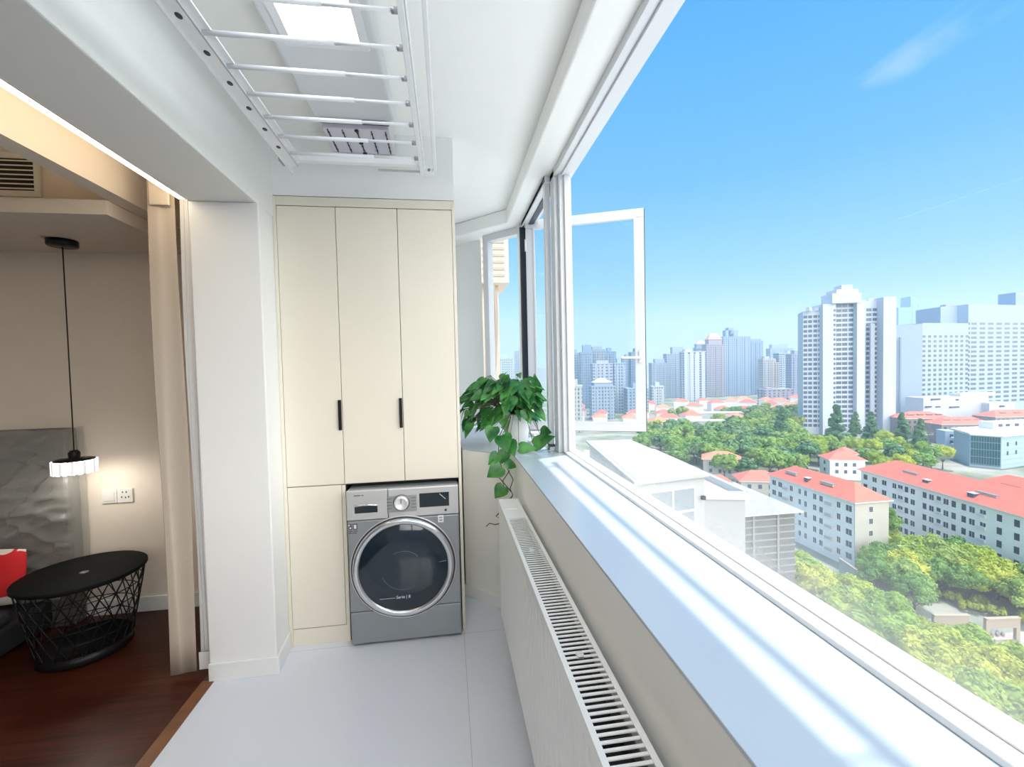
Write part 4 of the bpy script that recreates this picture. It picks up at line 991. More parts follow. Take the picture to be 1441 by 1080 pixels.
# ---- white residential tower
T1 = thing('residential_tower', 'tall white residential tower with a stepped crown, closest of the high-rises', 'building', (275, 266, GZ))
def tower_part(P, Q, dep, z0, z1, m, name, root):
    P, Q = Vector((*P, 0)), Vector((*Q, 0)); d = (Q - P).normalized(); n = Vector((-d.y, d.x, 0)); b = MB(); b.obox((P.x, P.y, z0), Q - P, n * dep, Zv * (z1 - z0), m); return b.build(name, root)
def az(px, Y): v = dirv(px, 505); return (v.x / v.y * Y, Y)
TW = BT
segs = [((1130, 274), (1158, 268), 36.3), ((1158, 265), (1176, 263), 40.), ((1176, 266), (1206, 262), 42.), ((1206, 259), (1217, 258), 41.5), ((1217, 262), (1243, 259), 41.5), ((1243, 254), (1261, 252), 43.)]
sp = []
for k, (a, c, top) in enumerate(segs):
    P, Q = az(*a), az(*c); tower_part(P, Q, 18, GZ, top, TW, 'wall', T1)
    L = (Vector(Q) - Vector(P)).length; nrow = 26; z_s = [GZ + 6 + 3.25 * r for r in range(nrow) if GZ + 6 + 3.25 * r < top - 3]
    if k in (0, 2, 4): sp += face_specs(P, Q, [L * f for f in ((.12, .36, .62, .86) if k == 0 else (.14, .42, .72) if k == 2 else (.2, .55, .85))], z_s, L * (.19 if k == 0 else .245 if k == 2 else .28), 1.9, WGL2, out=.05)
    if k == 1: sp += face_specs(P, Q, [L * .9], z_s, 1.2, 1.6, WGL2, out=.05)
put_windows(T1, sp, limit=100)
cA, cB = az(1171, 262), az(1212, 258); tower_part(cA, cB, 12, 40, 46.5, TW, 'crown', T1)
cA, cB = az(1177, 262), az(1208, 259); tower_part(cA, cB, 11, 46.5, 49.2, TW, 'crown', T1)
cA, cB = az(1184, 262), az(1200, 260); tower_part(cA, cB, 9, 49.2, 52.2, TW, 'crown', T1)
for a, c, z0, z1 in ((1134, 1139, 36, 38.4), (1146, 1152, 36, 38.), (1222, 1230, 41.5, 43.6), (1236, 1243, 41.5, 44)):
    cA, cB = az(a, 270 if a < 1160 else 263), az(c, 268 if a < 1160 else 261); tower_part(cA, cB, 4, z0, z1, TW, 'roof_box', T1)
cA, cB = az(1225, 258), az(1231, 257.5); tower_part(cA, cB, 1, GZ + 8, 26, mat('slot_grey', (.35, .40, .48), .5), 'stair_slot', T1)

# ---- hotel: lower slab with its blank end, then the taller slab
H1 = thing('hotel_slab', 'lower pale blue slab with two dark stair slots on its blank end, behind the tower', 'building', (400, 320, GZ))
P, Q = az(1261, 300), az(1298, 292); tower_part(P, Q, 24, GZ, 28.5, BB, 'end_wall', H1)
for a in (1266, 1274):
    A, B_ = az(a, 297.5), az(a + 2.2, 297); tower_part(A, B_, 1, -40, 19, mat('stair_slot', (.25, .31, .40), .5), 'stair_slot', H1)
P, Q = az(1298, 294), az(1362, 300); tower_part(P, Q, 20, GZ, 29.5, BB, 'wall', H1)
L = (Vector(Q) - Vector(P)).length
put_windows(H1, face_specs(P, Q, [L * (.03 + .118 * i) for i in range(9)], [-41 + 3.75 * r for r in range(17)], 3.1, 1.9, WGL2, out=.05), limit=100)
A, B_ = az(1272, 298), az(1283, 295.5); tower_part(A, B_, .4, 23.4, 25.2, mat('sign_grey', (.36, .40, .46), .6), 'roof_sign', H1)
H2 = thing('hotel_slab', 'tallest pale blue hotel slab with wide window bays and a roof box, at the frame edge', 'building', (490, 320, GZ))
P, Q = az(1323, 322), az(1362, 318); tower_part(P, Q, 24, GZ, 45.8, BB, 'wall', H2)
P, Q = az(1362, 312), az(1470, 322); tower_part(P, Q, 24, GZ, 46.5, BB, 'wall', H2)
L = (Vector(Q) - Vector(P)).length
put_windows(H2, face_specs(P, Q, [L * (.07 + .105 * i) for i in range(9)], [-36 + 3.9 * r for r in range(18)], 6.4, 1.9, WGL2, out=.05) + face_specs(P, Q, [1.2], [-36 + 3.9 * r for r in range(18)], 1.6, 2.2, WGL, out=.05), limit=100)
A, B_ = az(1428, 321), az(1470, 324); tower_part(A, B_, 12, 46.5, 58, mat('roof_box_blue', (.22, .34, .50), .35), 'roof_box', H2)
A, B_ = az(1330, 326), az(1341, 325); tower_part(A, B_, 5, 45.8, 48.4, mat('roof_plant', (.35, .38, .42), .6), 'roof_plant', H2)
# ---- blue glass tower with the slanted tip, far behind
GT = thing('glass_tower', 'small blue glass tower with a slanted tip showing over the pale slabs', 'building', (1080, 900, GZ))
GLB = mat('blue_glass', (.16, .36, .55), .2, metal=.0)
for a, c, z1 in ((1264, 1281, 124), (1281, 1296, 132)):
    P, Q = az(a, 900), az(c, 895); tower_part(P, Q, 30, GZ, z1, GLB, 'shaft', GT)
P, Q = az(1281, 899), az(1296, 894); b = MB(); n = Vector((-(Q[1] - P[1]), Q[0] - P[0], 0)).normalized() * 30
b.add([(P[0], P[1], 132), (Q[0], Q[1], 132), (P[0], P[1], 150), (Q[0] * .5 + P[0] * .5, P[1], 147), (Q[0], Q[1], 137)] + [(P[0] + n.x, P[1] + n.y, 132), (Q[0] + n.x, Q[1] + n.y, 132), (P[0] + n.x, P[1] + n.y, 150), (Q[0] * .5 + P[0] * .5 + n.x, P[1] + n.y, 147), (Q[0] + n.x, Q[1] + n.y, 137)],
      [(0, 1, 4, 3, 2), (9, 6, 5, 7, 8), (2, 3, 8, 7), (3, 4, 9, 8), (1, 6, 9, 4), (5, 0, 2, 7), (0, 5, 6, 1)], GLB); b.build('tip', GT)
for k in range(3):
    A, B_ = az(1285 + 4 * k, 893.5), az(1285.7 + 4 * k, 893); tower_part(A, B_, .5, 60, 134, mat('blue_fin', (.5, .68, .8), .4), 'fin', GT)

# ---- podium, red-roofed terrace, glass office

for t in (B1, B2, T1, H1, H2, RT, FR, GP): box_of(t)
PD = thing('podium', 'low white podium with long window slots in front of the pale slabs', 'building', (*az(1345, 262), GZ))
zp = zat(1345, 559, 262)
P, Q = Vector((*az(1300, 264), 0)), Vector((*az(1392, 258), 0)); nn_ = Vector((-(Q - P).y, (Q - P).x, 0)).normalized(); b = MB(); b.obox((P.x, P.y, GZ), Q - P, nn_ * 14, Zv * (zp - GZ), BT); b.build('wall', PD)
P2, Q2 = az(1393, 254), az(1429, 252); tower_part(P2, Q2, 12, GZ, zat(1410, 567, 253), BT, 'wing', PD)
for a, c, py in ((1304, 1312, 573), (1318, 1333, 573), (1338, 1351, 573.5), (1312, 1344, 562.5), (1346, 1350, 563), (1409, 1415, 572)):
    Y = 262.5 if a < 1320 else 260.8 if a < 1400 else 252.6
    A, B_ = az(a, Y), az(c, Y - .2); z = zat(a, py, Y); tower_part(A, B_, .6, z - .5, z + .5, WGL, 'window_slot', PD)
A, B_ = az(1352, 264), az(1402, 261); tower_part(A, B_, 8, zp, zp + 2.2, BT, 'roof_plant', PD)
box_of(PD)
TWL = mat('terrace_wall', (.30, .25, .26), .7, var=.15, vscale=.3)
for a, c, Y, D, py, lab in ((1276, 1342, 240, 16, 589, 'long red-roofed terrace just below the podium, its narrow end beside the conifers'), (1326, 1400, 219, 13, 597, 'red-roofed terrace nearer than the podium, in front of the window slabs'), (1402, 1500, 232, 14, 586, 'red-roofed terrace behind the glass office roof at the frame edge')):
    z = zat((a + c) / 2, py, Y - 3); t = thing('terrace_house', lab, 'building', (*az((a + c) / 2, Y), GZ))
    P, Q = Vector((*az(a, Y), 0)), Vector((*az(c, Y - 6), 0)); d = (Q - P); L = d.length; d.normalize(); n = Vector((-d.y, d.x, 0))
    b = MB(); b.obox((P.x, P.y, GZ), d * L, n * D, Zv * (z - .2 - GZ), TWL); b.build('wall', t)
    b = MB(); hip(b, (P.x, P.y), d, L, n, D, z, 3.6, .6, ROOF, WFR); b.build('roof', t)
    for k in range(4):
        c_ = P + d * (L * (.2 + .2 * k)) + n * 4.; roof_box(t, 'dormer', (c_.x, c_.y, z + 1.2), d, 3.6, 1.6, 1., ROOF, WGL2)
    put_windows(t, face_specs((P.x, P.y), (Q.x, Q.y), [2 + 3.1 * k for k in range(int(L / 3.1))], [z - 2.2, z - 5.4], 1.4, 1.6, WGL, out=.08)); box_of(t)
OF = thing('glass_office', 'office block with a dark teal glass corner and pale blue panel wall', 'building', (*az(1411, 165), GZ))
TEAL = mat('teal_glass', (.012, .075, .10), .12)
zo = zat(1411, 612, 163)
P, C_, Q = Vector((*az(1366, 171), 0)), Vector((*az(1411, 163), 0)), Vector((*az(1475, 168), 0))
b = MB(); b.prism([(P.x, P.y), (C_.x, C_.y), (Q.x, Q.y), (Q.x + 8, Q.y + 16), (P.x + 10, P.y + 14)], GZ, zo - .9, mat('panel_blue', (.36, .50, .62), .45)); b.build('wall', OF)
b = MB(); b.prism([(P.x - .8, P.y - .5), (C_.x, C_.y - 1), (Q.x + .5, Q.y - .8), (Q.x + 9, Q.y + 17), (P.x + 9, P.y + 15)], zo - .9, zo, BW); b.build('roof_slab', OF)
dG = (C_ - P); LG = dG.length; dG.normalize(); nG = Vector((dG.y, -dG.x, 0)); hG = zo - 1.4 - GZ - 1
b = MB(); b.obox((P + nG * .1 + dG * .3).to_tuple()[:2] + (GZ + 1,), dG * (LG - .5), nG * .1, Zv * hG, TEAL); gw = b.build('curtain_wall', OF, label='dark teal glass wall')
for k in range(12):
    b = MB(); b.obox((P + nG * .15 + dG * (.3 + (LG - .7) * k / 11)).to_tuple()[:2] + (GZ + 1,), dG * .14, nG * .12, Zv * hG, mat('mullion', (.16, .30, .34), .4)); b.build('mullion', gw)
for k in range(4):
    b = MB(); b.obox((P + nG * .15 + dG * .3).to_tuple()[:2] + (GZ + 1.2 + k * 3.4,), dG * (LG - .5), nG * .12, Zv * .3, MATS['mullion']); b.build('transom', gw)
dP = (Q - C_); LP = dP.length; dP.normalize(); nP = Vector((dP.y, -dP.x, 0))
put_windows(OF, face_specs((C_.x, C_.y), (Q.x, Q.y), [4.4, 10.5], [zo - 4.6, zo - 8.6], 1.1, 1.8, WGL, out=.08))
for k in range(6):
    b = MB(); b.obox((C_ + nP * .02).to_tuple()[:2] + (GZ + 1.6 + k * 2.3,), dP * LP, nP * .06, Zv * .12, mat('panel_seam', (.26, .38, .48), .5)); b.build('panel_joint', OF)
A, B_ = az(1399, 176), az(1475, 175); tower_part(A, B_, 6, zo, zo + 3.4, BT, 'rooftop_room', OF)
put_windows(OF, face_specs(A, B_, [4, 8, 13, 18], [zo + 1.8], 2.2, 1.3, WGL, out=.08)); box_of(OF)
AX = thing('annex_building', 'pale blue annex with stacked white balconies beside the teal glass corner', 'building', (*az(1345, 184), GZ))
A, B_ = az(1331, 200), az(1361, 196); za = zat(1350, 607, 198); tower_part(A, B_, 8, GZ, za, mat('annex_wall', (.40, .49, .64), .6), 'wall', AX)
L = (Vector(B_) - Vector(A)).length
put_windows(AX, face_specs(A, B_, [L * f for f in (.3, .5, .85)], [za - 2.5 - 3.4 * k for k in range(4)], 1.4, 1.7, WGL, out=.08))
for k in range(3):
    A2, B2_ = az(1343, 196), az(1359, 194); tower_part(A2, B2_, 2., za - 3.2 - 3.4 * k, za - 2.9 - 3.4 * k, BW, 'balcony_slab', AX)
A, B_ = az(1305, 202), az(1330, 199); tower_part(A, B_, 6, GZ, zat(1320, 631, 200), mat('annex_low', (.34, .41, .54), .6), 'low_wing', AX)
box_of(AX)

# ---- small white house with red roof and the orange-roofed houses
HSE = [  # x, y, length, depth, rotation, roof height z, label
    (166, 166, 13, 9, -.35, -40., 'white house with a red hip roof, between the conifers and the long white block'),
    (179, 178, 9, 7, .3, -41., 'small red-roofed house just left of the conifers at the tower foot'),
    (120, 181, 15, 10, -.55, -40.5, 'orange hip-roofed house in front of the park trees, left of the white block'),
    (112, 147, 14, 9, -.35, -41., 'red-roofed house touching the far corner of the white five-storey block'),
    (98, 150, 9, 7, -.4, -42.5, 'low dark red roof between the parapet and the white block'),
]
for x, y, L, D, rz, z, lab in HSE:
    fp(x - L / 2, x + L / 2, y - D / 2, y + D / 2)
    t = thing('house', lab, 'house', (x, y, GZ)); u_ = Vector((math.cos(rz), math.sin(rz), 0)); v_ = Vector((-u_.y, u_.x, 0)); o = Vector((x, y, 0)) - u_ * L / 2 - v_ * D / 2
    b = MB(); b.obox((o.x, o.y, GZ), u_ * L, v_ * D, Zv * (z - .2 - GZ), BW if 'white' in lab[:6] else BG); b.build('wall', t)
    b = MB(); hip(b, (o.x, o.y), u_, L, v_, D, z, 3., .7, ROOF2 if 'orange' in lab else ROOF, WFR); b.build('roof', t)
    put_windows(t, face_specs((o.x, o.y), (o.x + u_.x * L, o.y + u_.y * L), [L * f for f in (.2, .45, .7)], [z - 2., z - 5.], 1.2, 1.5, WGL2, out=.06) + face_specs((o.x + v_.x * D, o.y + v_.y * D), (o.x, o.y), [D * .5], [z - 2., z - 5.], 1.2, 1.5, WGL2, out=.06))
# long grey sheds among them
for a, Y, L, lab in ((985, 300, 34, 'long grey flat-roofed shed in front of the red roofs'), (1010, 345, 40, 'pale flat-roofed hall among the red roofs')):
    x, y = az(a, Y); FP.append((x - L / 2, x + L / 2, y - 6, y + 14)); t = thing('shed', lab, 'building', (x, y, GZ)); b = MB(); b.obox((x - L / 2, y + 4, GZ), (L, -9, 0), (3, 10, 0), Zv * 8, mat('shed_grey', (.48, .52, .56), .6)); b.build('wall', t)
    b = MB(); b.obox((x - L / 2 - .5, y + 3.6, GZ + 8), (L + 1, -9.2, 0), (3.2, 10.6, 0), Zv * .5, mat('shed_roof', (.62, .66, .70), .6)); b.build('roof', t)

# ---- skyline: each tower its own thing
def sky_tower(lab, a, c, Y, top_px, wall, gl, sx=3.2, sz=3.2, wx=.5, wz=.55, cap=None, capm=None, dep=14, style=''):
    for _ in range(14):
        q0, q1 = az(a, Y), az(c, Y - 3)
        if fp(min(q0[0], q1[0]) - 1, max(q0[0], q1[0]) + 2, Y - 5, Y + dep + 2, gap=0): break
        Y += 9
    v = dirv((a + c) / 2, top_px); zt = 1.45 + v.z / v.y * Y
    P, Q = Vector((*az(a, Y), 0)), Vector((*az(c, Y - (3 if style != 'flip' else -3)), 0)); d = (Q - P).normalized(); n = Vector((-d.y, d.x, 0))
    t = thing('skyline_tower', lab, 'building', ((P.x + Q.x) / 2, Y, GZ))
    wall = tuple(c_ * f_ for c_, f_ in zip(wall, (.66, .70, .76))); gl = tuple(c_ * .42 for c_ in gl)  # bluish wall tint carries part of the distance haze in the colour
    key = 'facade_%d_%d_%d_%d' % (int(wall[0] * 100), int(wall[2] * 100), int(sx * 10), int(wx * 100) + int(gl[0] * 1000))
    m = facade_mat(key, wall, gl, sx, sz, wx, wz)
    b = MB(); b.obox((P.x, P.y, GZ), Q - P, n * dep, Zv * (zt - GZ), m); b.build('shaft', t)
    W = (Q - P).length; pm = mat('cap_%d_%d' % (int(wall[0] * 100), int(wall[2] * 100)), wall, .7)
    b = MB(); b.obox((P + d * -.4 + n * -.4).to_tuple()[:2] + (zt,), d * (W + .8), n * (dep + .8), Zv * 1.2, pm); b.build('parapet', t)
    for k, (f0, f1, h_, kind) in enumerate(cap or [(.3, .65, 4.5, 'box')]):
        b = MB(); o = P + d * W * f0 + n * 2; w_ = W * (f1 - f0)
        if kind == 'box': b.obox((o.x, o.y, zt + 1.2), d * w_, n * (dep - 5), Zv * h_, pm); b.build('roof_room', t)
        elif kind == 'hip':
            b.obox((o.x, o.y, zt + 1.2), d * w_, n * 11, Zv * h_ * .45, pm); hip(b, (o.x, o.y), d, w_, n, 11, zt + 1.2 + h_ * .45, h_ * .55, .8, capm or ROOF, pm); b.build('roof_cap', t)
    for k in range(3):
        b = MB(); o = P + d * W * (.2 + .3 * k) - n * .6; b.obox((o.x, o.y, GZ), d * max(1.2, W * .05), n * .7, Zv * (zt - GZ - 3), pm); b.build('pier', t)
    return t
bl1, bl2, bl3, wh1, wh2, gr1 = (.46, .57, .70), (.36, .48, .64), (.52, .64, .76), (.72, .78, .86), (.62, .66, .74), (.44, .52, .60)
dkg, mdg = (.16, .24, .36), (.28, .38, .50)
S = sky_tower
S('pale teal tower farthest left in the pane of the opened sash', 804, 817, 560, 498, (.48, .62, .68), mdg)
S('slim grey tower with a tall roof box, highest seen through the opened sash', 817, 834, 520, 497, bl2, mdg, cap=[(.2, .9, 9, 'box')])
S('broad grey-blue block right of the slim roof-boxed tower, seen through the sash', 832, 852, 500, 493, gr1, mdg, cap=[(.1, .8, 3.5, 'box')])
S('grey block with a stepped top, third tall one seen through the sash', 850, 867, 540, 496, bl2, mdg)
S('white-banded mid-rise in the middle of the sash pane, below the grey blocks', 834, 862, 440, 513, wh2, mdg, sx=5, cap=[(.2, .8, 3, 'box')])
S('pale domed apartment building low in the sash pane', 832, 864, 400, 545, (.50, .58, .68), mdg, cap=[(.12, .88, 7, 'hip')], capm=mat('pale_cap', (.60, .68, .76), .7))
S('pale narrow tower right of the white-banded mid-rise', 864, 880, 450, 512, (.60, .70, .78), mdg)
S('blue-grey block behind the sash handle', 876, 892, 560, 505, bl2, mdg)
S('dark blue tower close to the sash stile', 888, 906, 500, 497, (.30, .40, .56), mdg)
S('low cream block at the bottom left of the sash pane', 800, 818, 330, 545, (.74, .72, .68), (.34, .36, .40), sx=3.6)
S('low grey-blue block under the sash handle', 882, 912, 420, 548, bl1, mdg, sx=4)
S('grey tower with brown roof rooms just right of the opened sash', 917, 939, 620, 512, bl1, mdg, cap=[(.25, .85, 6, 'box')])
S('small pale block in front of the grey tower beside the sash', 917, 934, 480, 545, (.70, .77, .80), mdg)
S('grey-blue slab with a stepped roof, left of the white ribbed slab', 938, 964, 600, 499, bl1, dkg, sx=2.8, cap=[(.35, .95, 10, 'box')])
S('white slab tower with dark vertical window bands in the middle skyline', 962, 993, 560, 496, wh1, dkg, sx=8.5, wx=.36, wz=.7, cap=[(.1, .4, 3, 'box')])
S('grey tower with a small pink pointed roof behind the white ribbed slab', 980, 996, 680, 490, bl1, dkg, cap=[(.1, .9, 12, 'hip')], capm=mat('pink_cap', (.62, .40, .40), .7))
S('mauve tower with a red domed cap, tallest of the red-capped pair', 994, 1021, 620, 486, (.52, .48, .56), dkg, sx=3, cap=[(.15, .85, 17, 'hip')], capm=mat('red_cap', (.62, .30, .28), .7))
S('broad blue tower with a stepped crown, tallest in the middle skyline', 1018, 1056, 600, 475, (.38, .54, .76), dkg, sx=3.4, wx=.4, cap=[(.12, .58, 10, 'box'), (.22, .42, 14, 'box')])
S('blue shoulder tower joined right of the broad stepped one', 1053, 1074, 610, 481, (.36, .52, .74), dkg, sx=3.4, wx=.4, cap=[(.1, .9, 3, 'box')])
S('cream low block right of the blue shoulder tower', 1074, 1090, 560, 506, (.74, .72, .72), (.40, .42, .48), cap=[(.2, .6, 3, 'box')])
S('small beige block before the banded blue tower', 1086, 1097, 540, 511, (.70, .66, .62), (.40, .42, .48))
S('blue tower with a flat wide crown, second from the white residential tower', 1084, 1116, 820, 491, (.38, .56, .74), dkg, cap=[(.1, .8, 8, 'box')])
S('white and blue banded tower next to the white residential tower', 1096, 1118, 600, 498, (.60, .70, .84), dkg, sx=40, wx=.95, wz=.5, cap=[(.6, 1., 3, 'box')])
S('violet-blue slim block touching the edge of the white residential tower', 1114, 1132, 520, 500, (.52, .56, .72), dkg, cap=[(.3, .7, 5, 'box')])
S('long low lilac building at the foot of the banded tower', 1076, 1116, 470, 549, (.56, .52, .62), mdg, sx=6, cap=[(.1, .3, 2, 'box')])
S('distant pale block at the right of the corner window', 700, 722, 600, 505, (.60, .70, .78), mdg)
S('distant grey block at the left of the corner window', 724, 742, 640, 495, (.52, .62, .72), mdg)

hr = random.Random(12); n_h = 0
cand = []
for Y, xs, st in ((300, (925, 1040), 22), (330, (812, 1062), 19), (372, (812, 1120), 17), (418, (815, 1128), 15), (460, (815, 1128), 14)):
    a = xs[0]
    while a < xs[1]: cand.append((a + hr.uniform(-4, 4), Y + hr.uniform(-12, 12))); a += st * hr.uniform(.8, 1.25)
for a, Y in cand:
    x, y = az(a, Y); L, D = hr.uniform(11, 17), hr.uniform(9, 11); rz = hr.choice((-.35, .0, -.7, 1.2)) + hr.uniform(-.15, .15); z = -40.5 + hr.uniform(-1.5, 2.)
    if not fp(x - L * .62, x + L * .62, y - D * .8, y + D * .8, gap=0): continue
    t = thing('house', 'low house with a red hip roof among the other red roofs below the skyline', 'house', (x, y, GZ), 'red-roofed houses below the skyline')
    u_ = Vector((math.cos(rz), math.sin(rz), 0)); v_ = Vector((-u_.y, u_.x, 0)); o = Vector((x, y, 0)) - u_ * L / 2 - v_ * D / 2
    b = MB(); b.obox((o.x, o.y, GZ), u_ * L, v_ * D, Zv * (z - .2 - GZ), BW); b.build('wall', t)
    b = MB(); hip(b, (o.x, o.y), u_, L, v_, D, z, 3.2, .7, ROOF2, WFR); b.build('roof', t)
# ---- neighbouring beige facade with its pipe, seen through the corner window
NF = thing('neighbour_facade', 'sunlit beige neighbouring wall with louvres and a bent pipe, outside the corner window', 'building', (.25, 7, GZ))
NB = mat('beige_render', (.62, .53, .43), .8, var=.04, vscale=2)
b = MB(); b.box(-1.2, .735, 6.2, 7.4, GZ, 5.5, NB); b.build('wall', NF)
b = MB(); b.box(.45, .86, 6.0, 6.9, 2.62, 5.5, NB); b.build('ledge_box', NF)
for k in range(9):
    b = MB(); b.box(.50, .80, 5.985, 6.0, 2.70 + k * .09, 2.735 + k * .09, mat('louvre_cream', (.42, .37, .31), .6)); b.build('louvre', NF)
b = MB(); b.tube([(.52, 6.05, 3.1), (.535, 6.03, 2.9), (.60, 6.02, 2.7), (.655, 6.02, 2.45), (.665, 6.02, 2.2), (.655, 6.02, 1.9), (.63, 6.04, 1.5), (.60, 6.06, 1.2), (.58, 6.08, .6)], .034, mat('pipe_beige', (.36, .29, .24), .6), 12); b.build('drain_pipe', NF, label='bent beige pipe')

# ---- gateway walls and paving on the right
PV = thing('paved_court', 'pale pink paved court behind the gateway walls', 'paving', (97, 58, GZ))
b = MB(); b.prism([(84, 66), (84, 50), (108, 46), (112, 64)], GZ, GZ + .08, mat('pink_paving', (.48, .41, .39), .8, var=.06, vscale=.5)); b.build('slab', PV)
GW = thing('gateway_wall', 'beige gateway with two thick lintel walls at the edge of the paved court', 'wall', (93, 64, GZ))
BE = mat('gate_beige', (.40, .34, .27), .75, var=.04)
for (x0, y0), (x1, y1), nm in (((85.0, 66.6), (91.0, 65.5), 'wall_panel'), ((92.4, 64.0), (98.6, 63.3), 'wall_panel')):
    p, q = Vector((x0, y0, 0)), Vector((x1, y1, 0)); d = (q - p).normalized(); n = Vector((d.y, -d.x, 0)); LL = (q - p).length
    b = MB(); b.obox((p.x, p.y, GZ + 2.3), d * LL, n * .5, Zv * 1.7, BE); b.obox((p.x, p.y, GZ + 4.), d * LL, n * .7, Zv * .15, BE); b.build('lintel', GW)
    for f in (0, LL - .7):
        o = p + d * f; b = MB(); b.obox((o.x, o.y, GZ + .09), d * .7, n * .5, Zv * 2.21, BE); b.build('pillar', GW)
rk = random.Random(4)
RK = mat('grey_rock', (.36, .34, .32), .9, var=.3, vscale=1.5)
for k in range(7):
    b = MB(); c = (93.85 + k * .52, 64.6 - .06 * k + .3 * (k % 2), GZ + .45); b.ball(c, rk.uniform(.2, .25), rk.uniform(.3, .4), rk.uniform(.36, .6), RK, 8, 6)
    tag(b.build('rock'), 'grey rock in the heap under the right lintel of the gateway', 'rock', 'rocks under the gateway')
b = MB(); b.bar((89.5, 90, -46.6), (87.7, 83, -46.6), .3, 3.6, mat('fence_teal', (.30, .40, .40), .7)); b.bar((89.5, 90, -44.7), (87.7, 83, -44.7), .45, .25, BE)
tag(b.build('garden_wall'), 'grey-green garden wall with a pale coping in front of the white block', 'wall')

# ================================================================== TREES
LF_Y = leaf_mat('leaf_yellow_green', (.26, .40, .04), (.50, .62, .09), .35, .55, .5, .12)
LF_G = leaf_mat('leaf_green', (.16, .31, .06), (.34, .50, .12), .3, .55, .5, .18)
LF_D = leaf_mat('leaf_dark_green', (.08, .20, .08), (.18, .33, .13), .22, .6, .5, .18)
LF_H = leaf_mat('leaf_hedge', (.28, .36, .03), (.46, .52, .06), .3, .6, .8)
LF_R = leaf_mat('leaf_maroon', (.07, .03, .03), (.15, .065, .06), .2, .6, .8)
BARK = mat('bark', (.13, .10, .075), .9)
def crown_mesh(seed, rx, ry, rz, nb, per, leafsz, m, shape='round'):
    r = random.Random(seed); b = MB(); blobs = []
    for k in range(nb):
        a = r.uniform(0, 2 * PI); e = math.asin(r.uniform(-.45, 1.)); rr = r.uniform(.45, .82)
        if shape == 'cone':
            h = r.random(); w = (1 - h) ** .8; c = (rx * w * .7 * math.cos(a), ry * w * .7 * math.sin(a), rz * (2 * h - .9)); s_ = .16 + .30 * w
        elif shape == 'hedge':
            c = (rx * r.uniform(-.9, .9), ry * r.uniform(-.8, .8), rz * r.uniform(-.2, .6)); s_ = .42
        else:
            c = (rx * rr * math.cos(a) * math.cos(e), ry * rr * math.sin(a) * math.cos(e), rz * rr * math.sin(e)); s_ = r.uniform(.26, .42)
        q = (min(rx, ry) if shape != 'hedge' else ry) * s_; blobs.append((Vector(c), q))
    for c, q in blobs:
        b.ball(c, q * .82, q * .82, q * .74, m, 8, 6)
        for _ in range(per):
            z_ = r.uniform(-.5, 1.); a = r.uniform(0, 2 * PI); w = math.sqrt(max(0, 1 - z_ * z_)); d = Vector((w * math.cos(a), w * math.sin(a), z_))
            p = c + Vector((d.x, d.y, d.z * .9)) * q * r.uniform(.86, 1.12)
            n = (d + Vector((r.uniform(-.7, .7), r.uniform(-.7, .7), r.uniform(-.3, .9)))).normalized(); t = n.orthogonal().normalized(); t.rotate(Matrix.Rotation(r.uniform(0, 6.28), 3, n)); s2 = n.cross(t); L = leafsz * r.uniform(.7, 1.3)
            b.add([p - t * L, p + s2 * L * .6 + n * L * .15, p + t * L, p - s2 * L * .6 + n * L * .15], [(0, 1, 2, 3)], m)
    return b.mesh('crown')
def trunk_mesh(h, r_):
    b = MB(); b.tube([(0, 0, 0), (.1, .05, h * .5), (0, 0, h)], [r_, r_ * .8, r_ * .5], BARK, 8)
    for k in range(4): a = k * 1.7; b.tube([(0, 0, h * .7), (math.cos(a) * h * .18, math.sin(a) * h * .18, h * 1.05)], [r_ * .5, r_ * .25], BARK, 6)
    return b.mesh('trunk')
TR = trunk_mesh(5., .22)
NEAR = [crown_mesh(100 + k, 3.6, 3.6, 3.1, 34, 150, .24, LF_Y) for k in range(3)]
MIDG = [crown_mesh(200 + k, 3.6, 3.6, 3.3, 30, 120, .26, LF_G) for k in range(3)]
PARK = [crown_mesh(300 + k, 4.2, 4.2, 4., 22, 45, .55, (LF_G, LF_D, LF_G)[k]) for k in range(3)]
CONE = [crown_mesh(400 + k, 3.6, 3.6, 9., 60, 40, .45, LF_D, 'cone') for k in range(2)]
TALL = crown_mesh(500, 2.4, 2.4, 5., 26, 110, .26, LF_G)
HEDG = crown_mesh(600, 5.5, 1.1, .9, 40, 90, .16, LF_H, 'hedge')
SHRB = crown_mesh(700, 2.8, 2.4, 1.7, 24, 110, .2, LF_R)
tr = random.Random(9)
def tree(name, cm, x, y, h, sc_, lab, group=None, cat='tree', tscale=1., base=GZ):
    t = thing(name, lab, cat, (x, y, base), group)
    k = bpy.data.objects.new('trunk', TR); COL.objects.link(k); k.parent = t; k.scale = (tscale, tscale, (h * .62) / 5.)
    c = bpy.data.objects.new('crown', cm); COL.objects.link(c); c.parent = t; c.location = (0, 0, h); c.scale = (sc_ * 1.35, sc_ * 1.35, sc_) if name == 'conifer' else (sc_, sc_, sc_); c.rotation_euler = (0, 0, tr.uniform(0, 6.28))
    return t
gA = 'yellow-green trees along the lane'
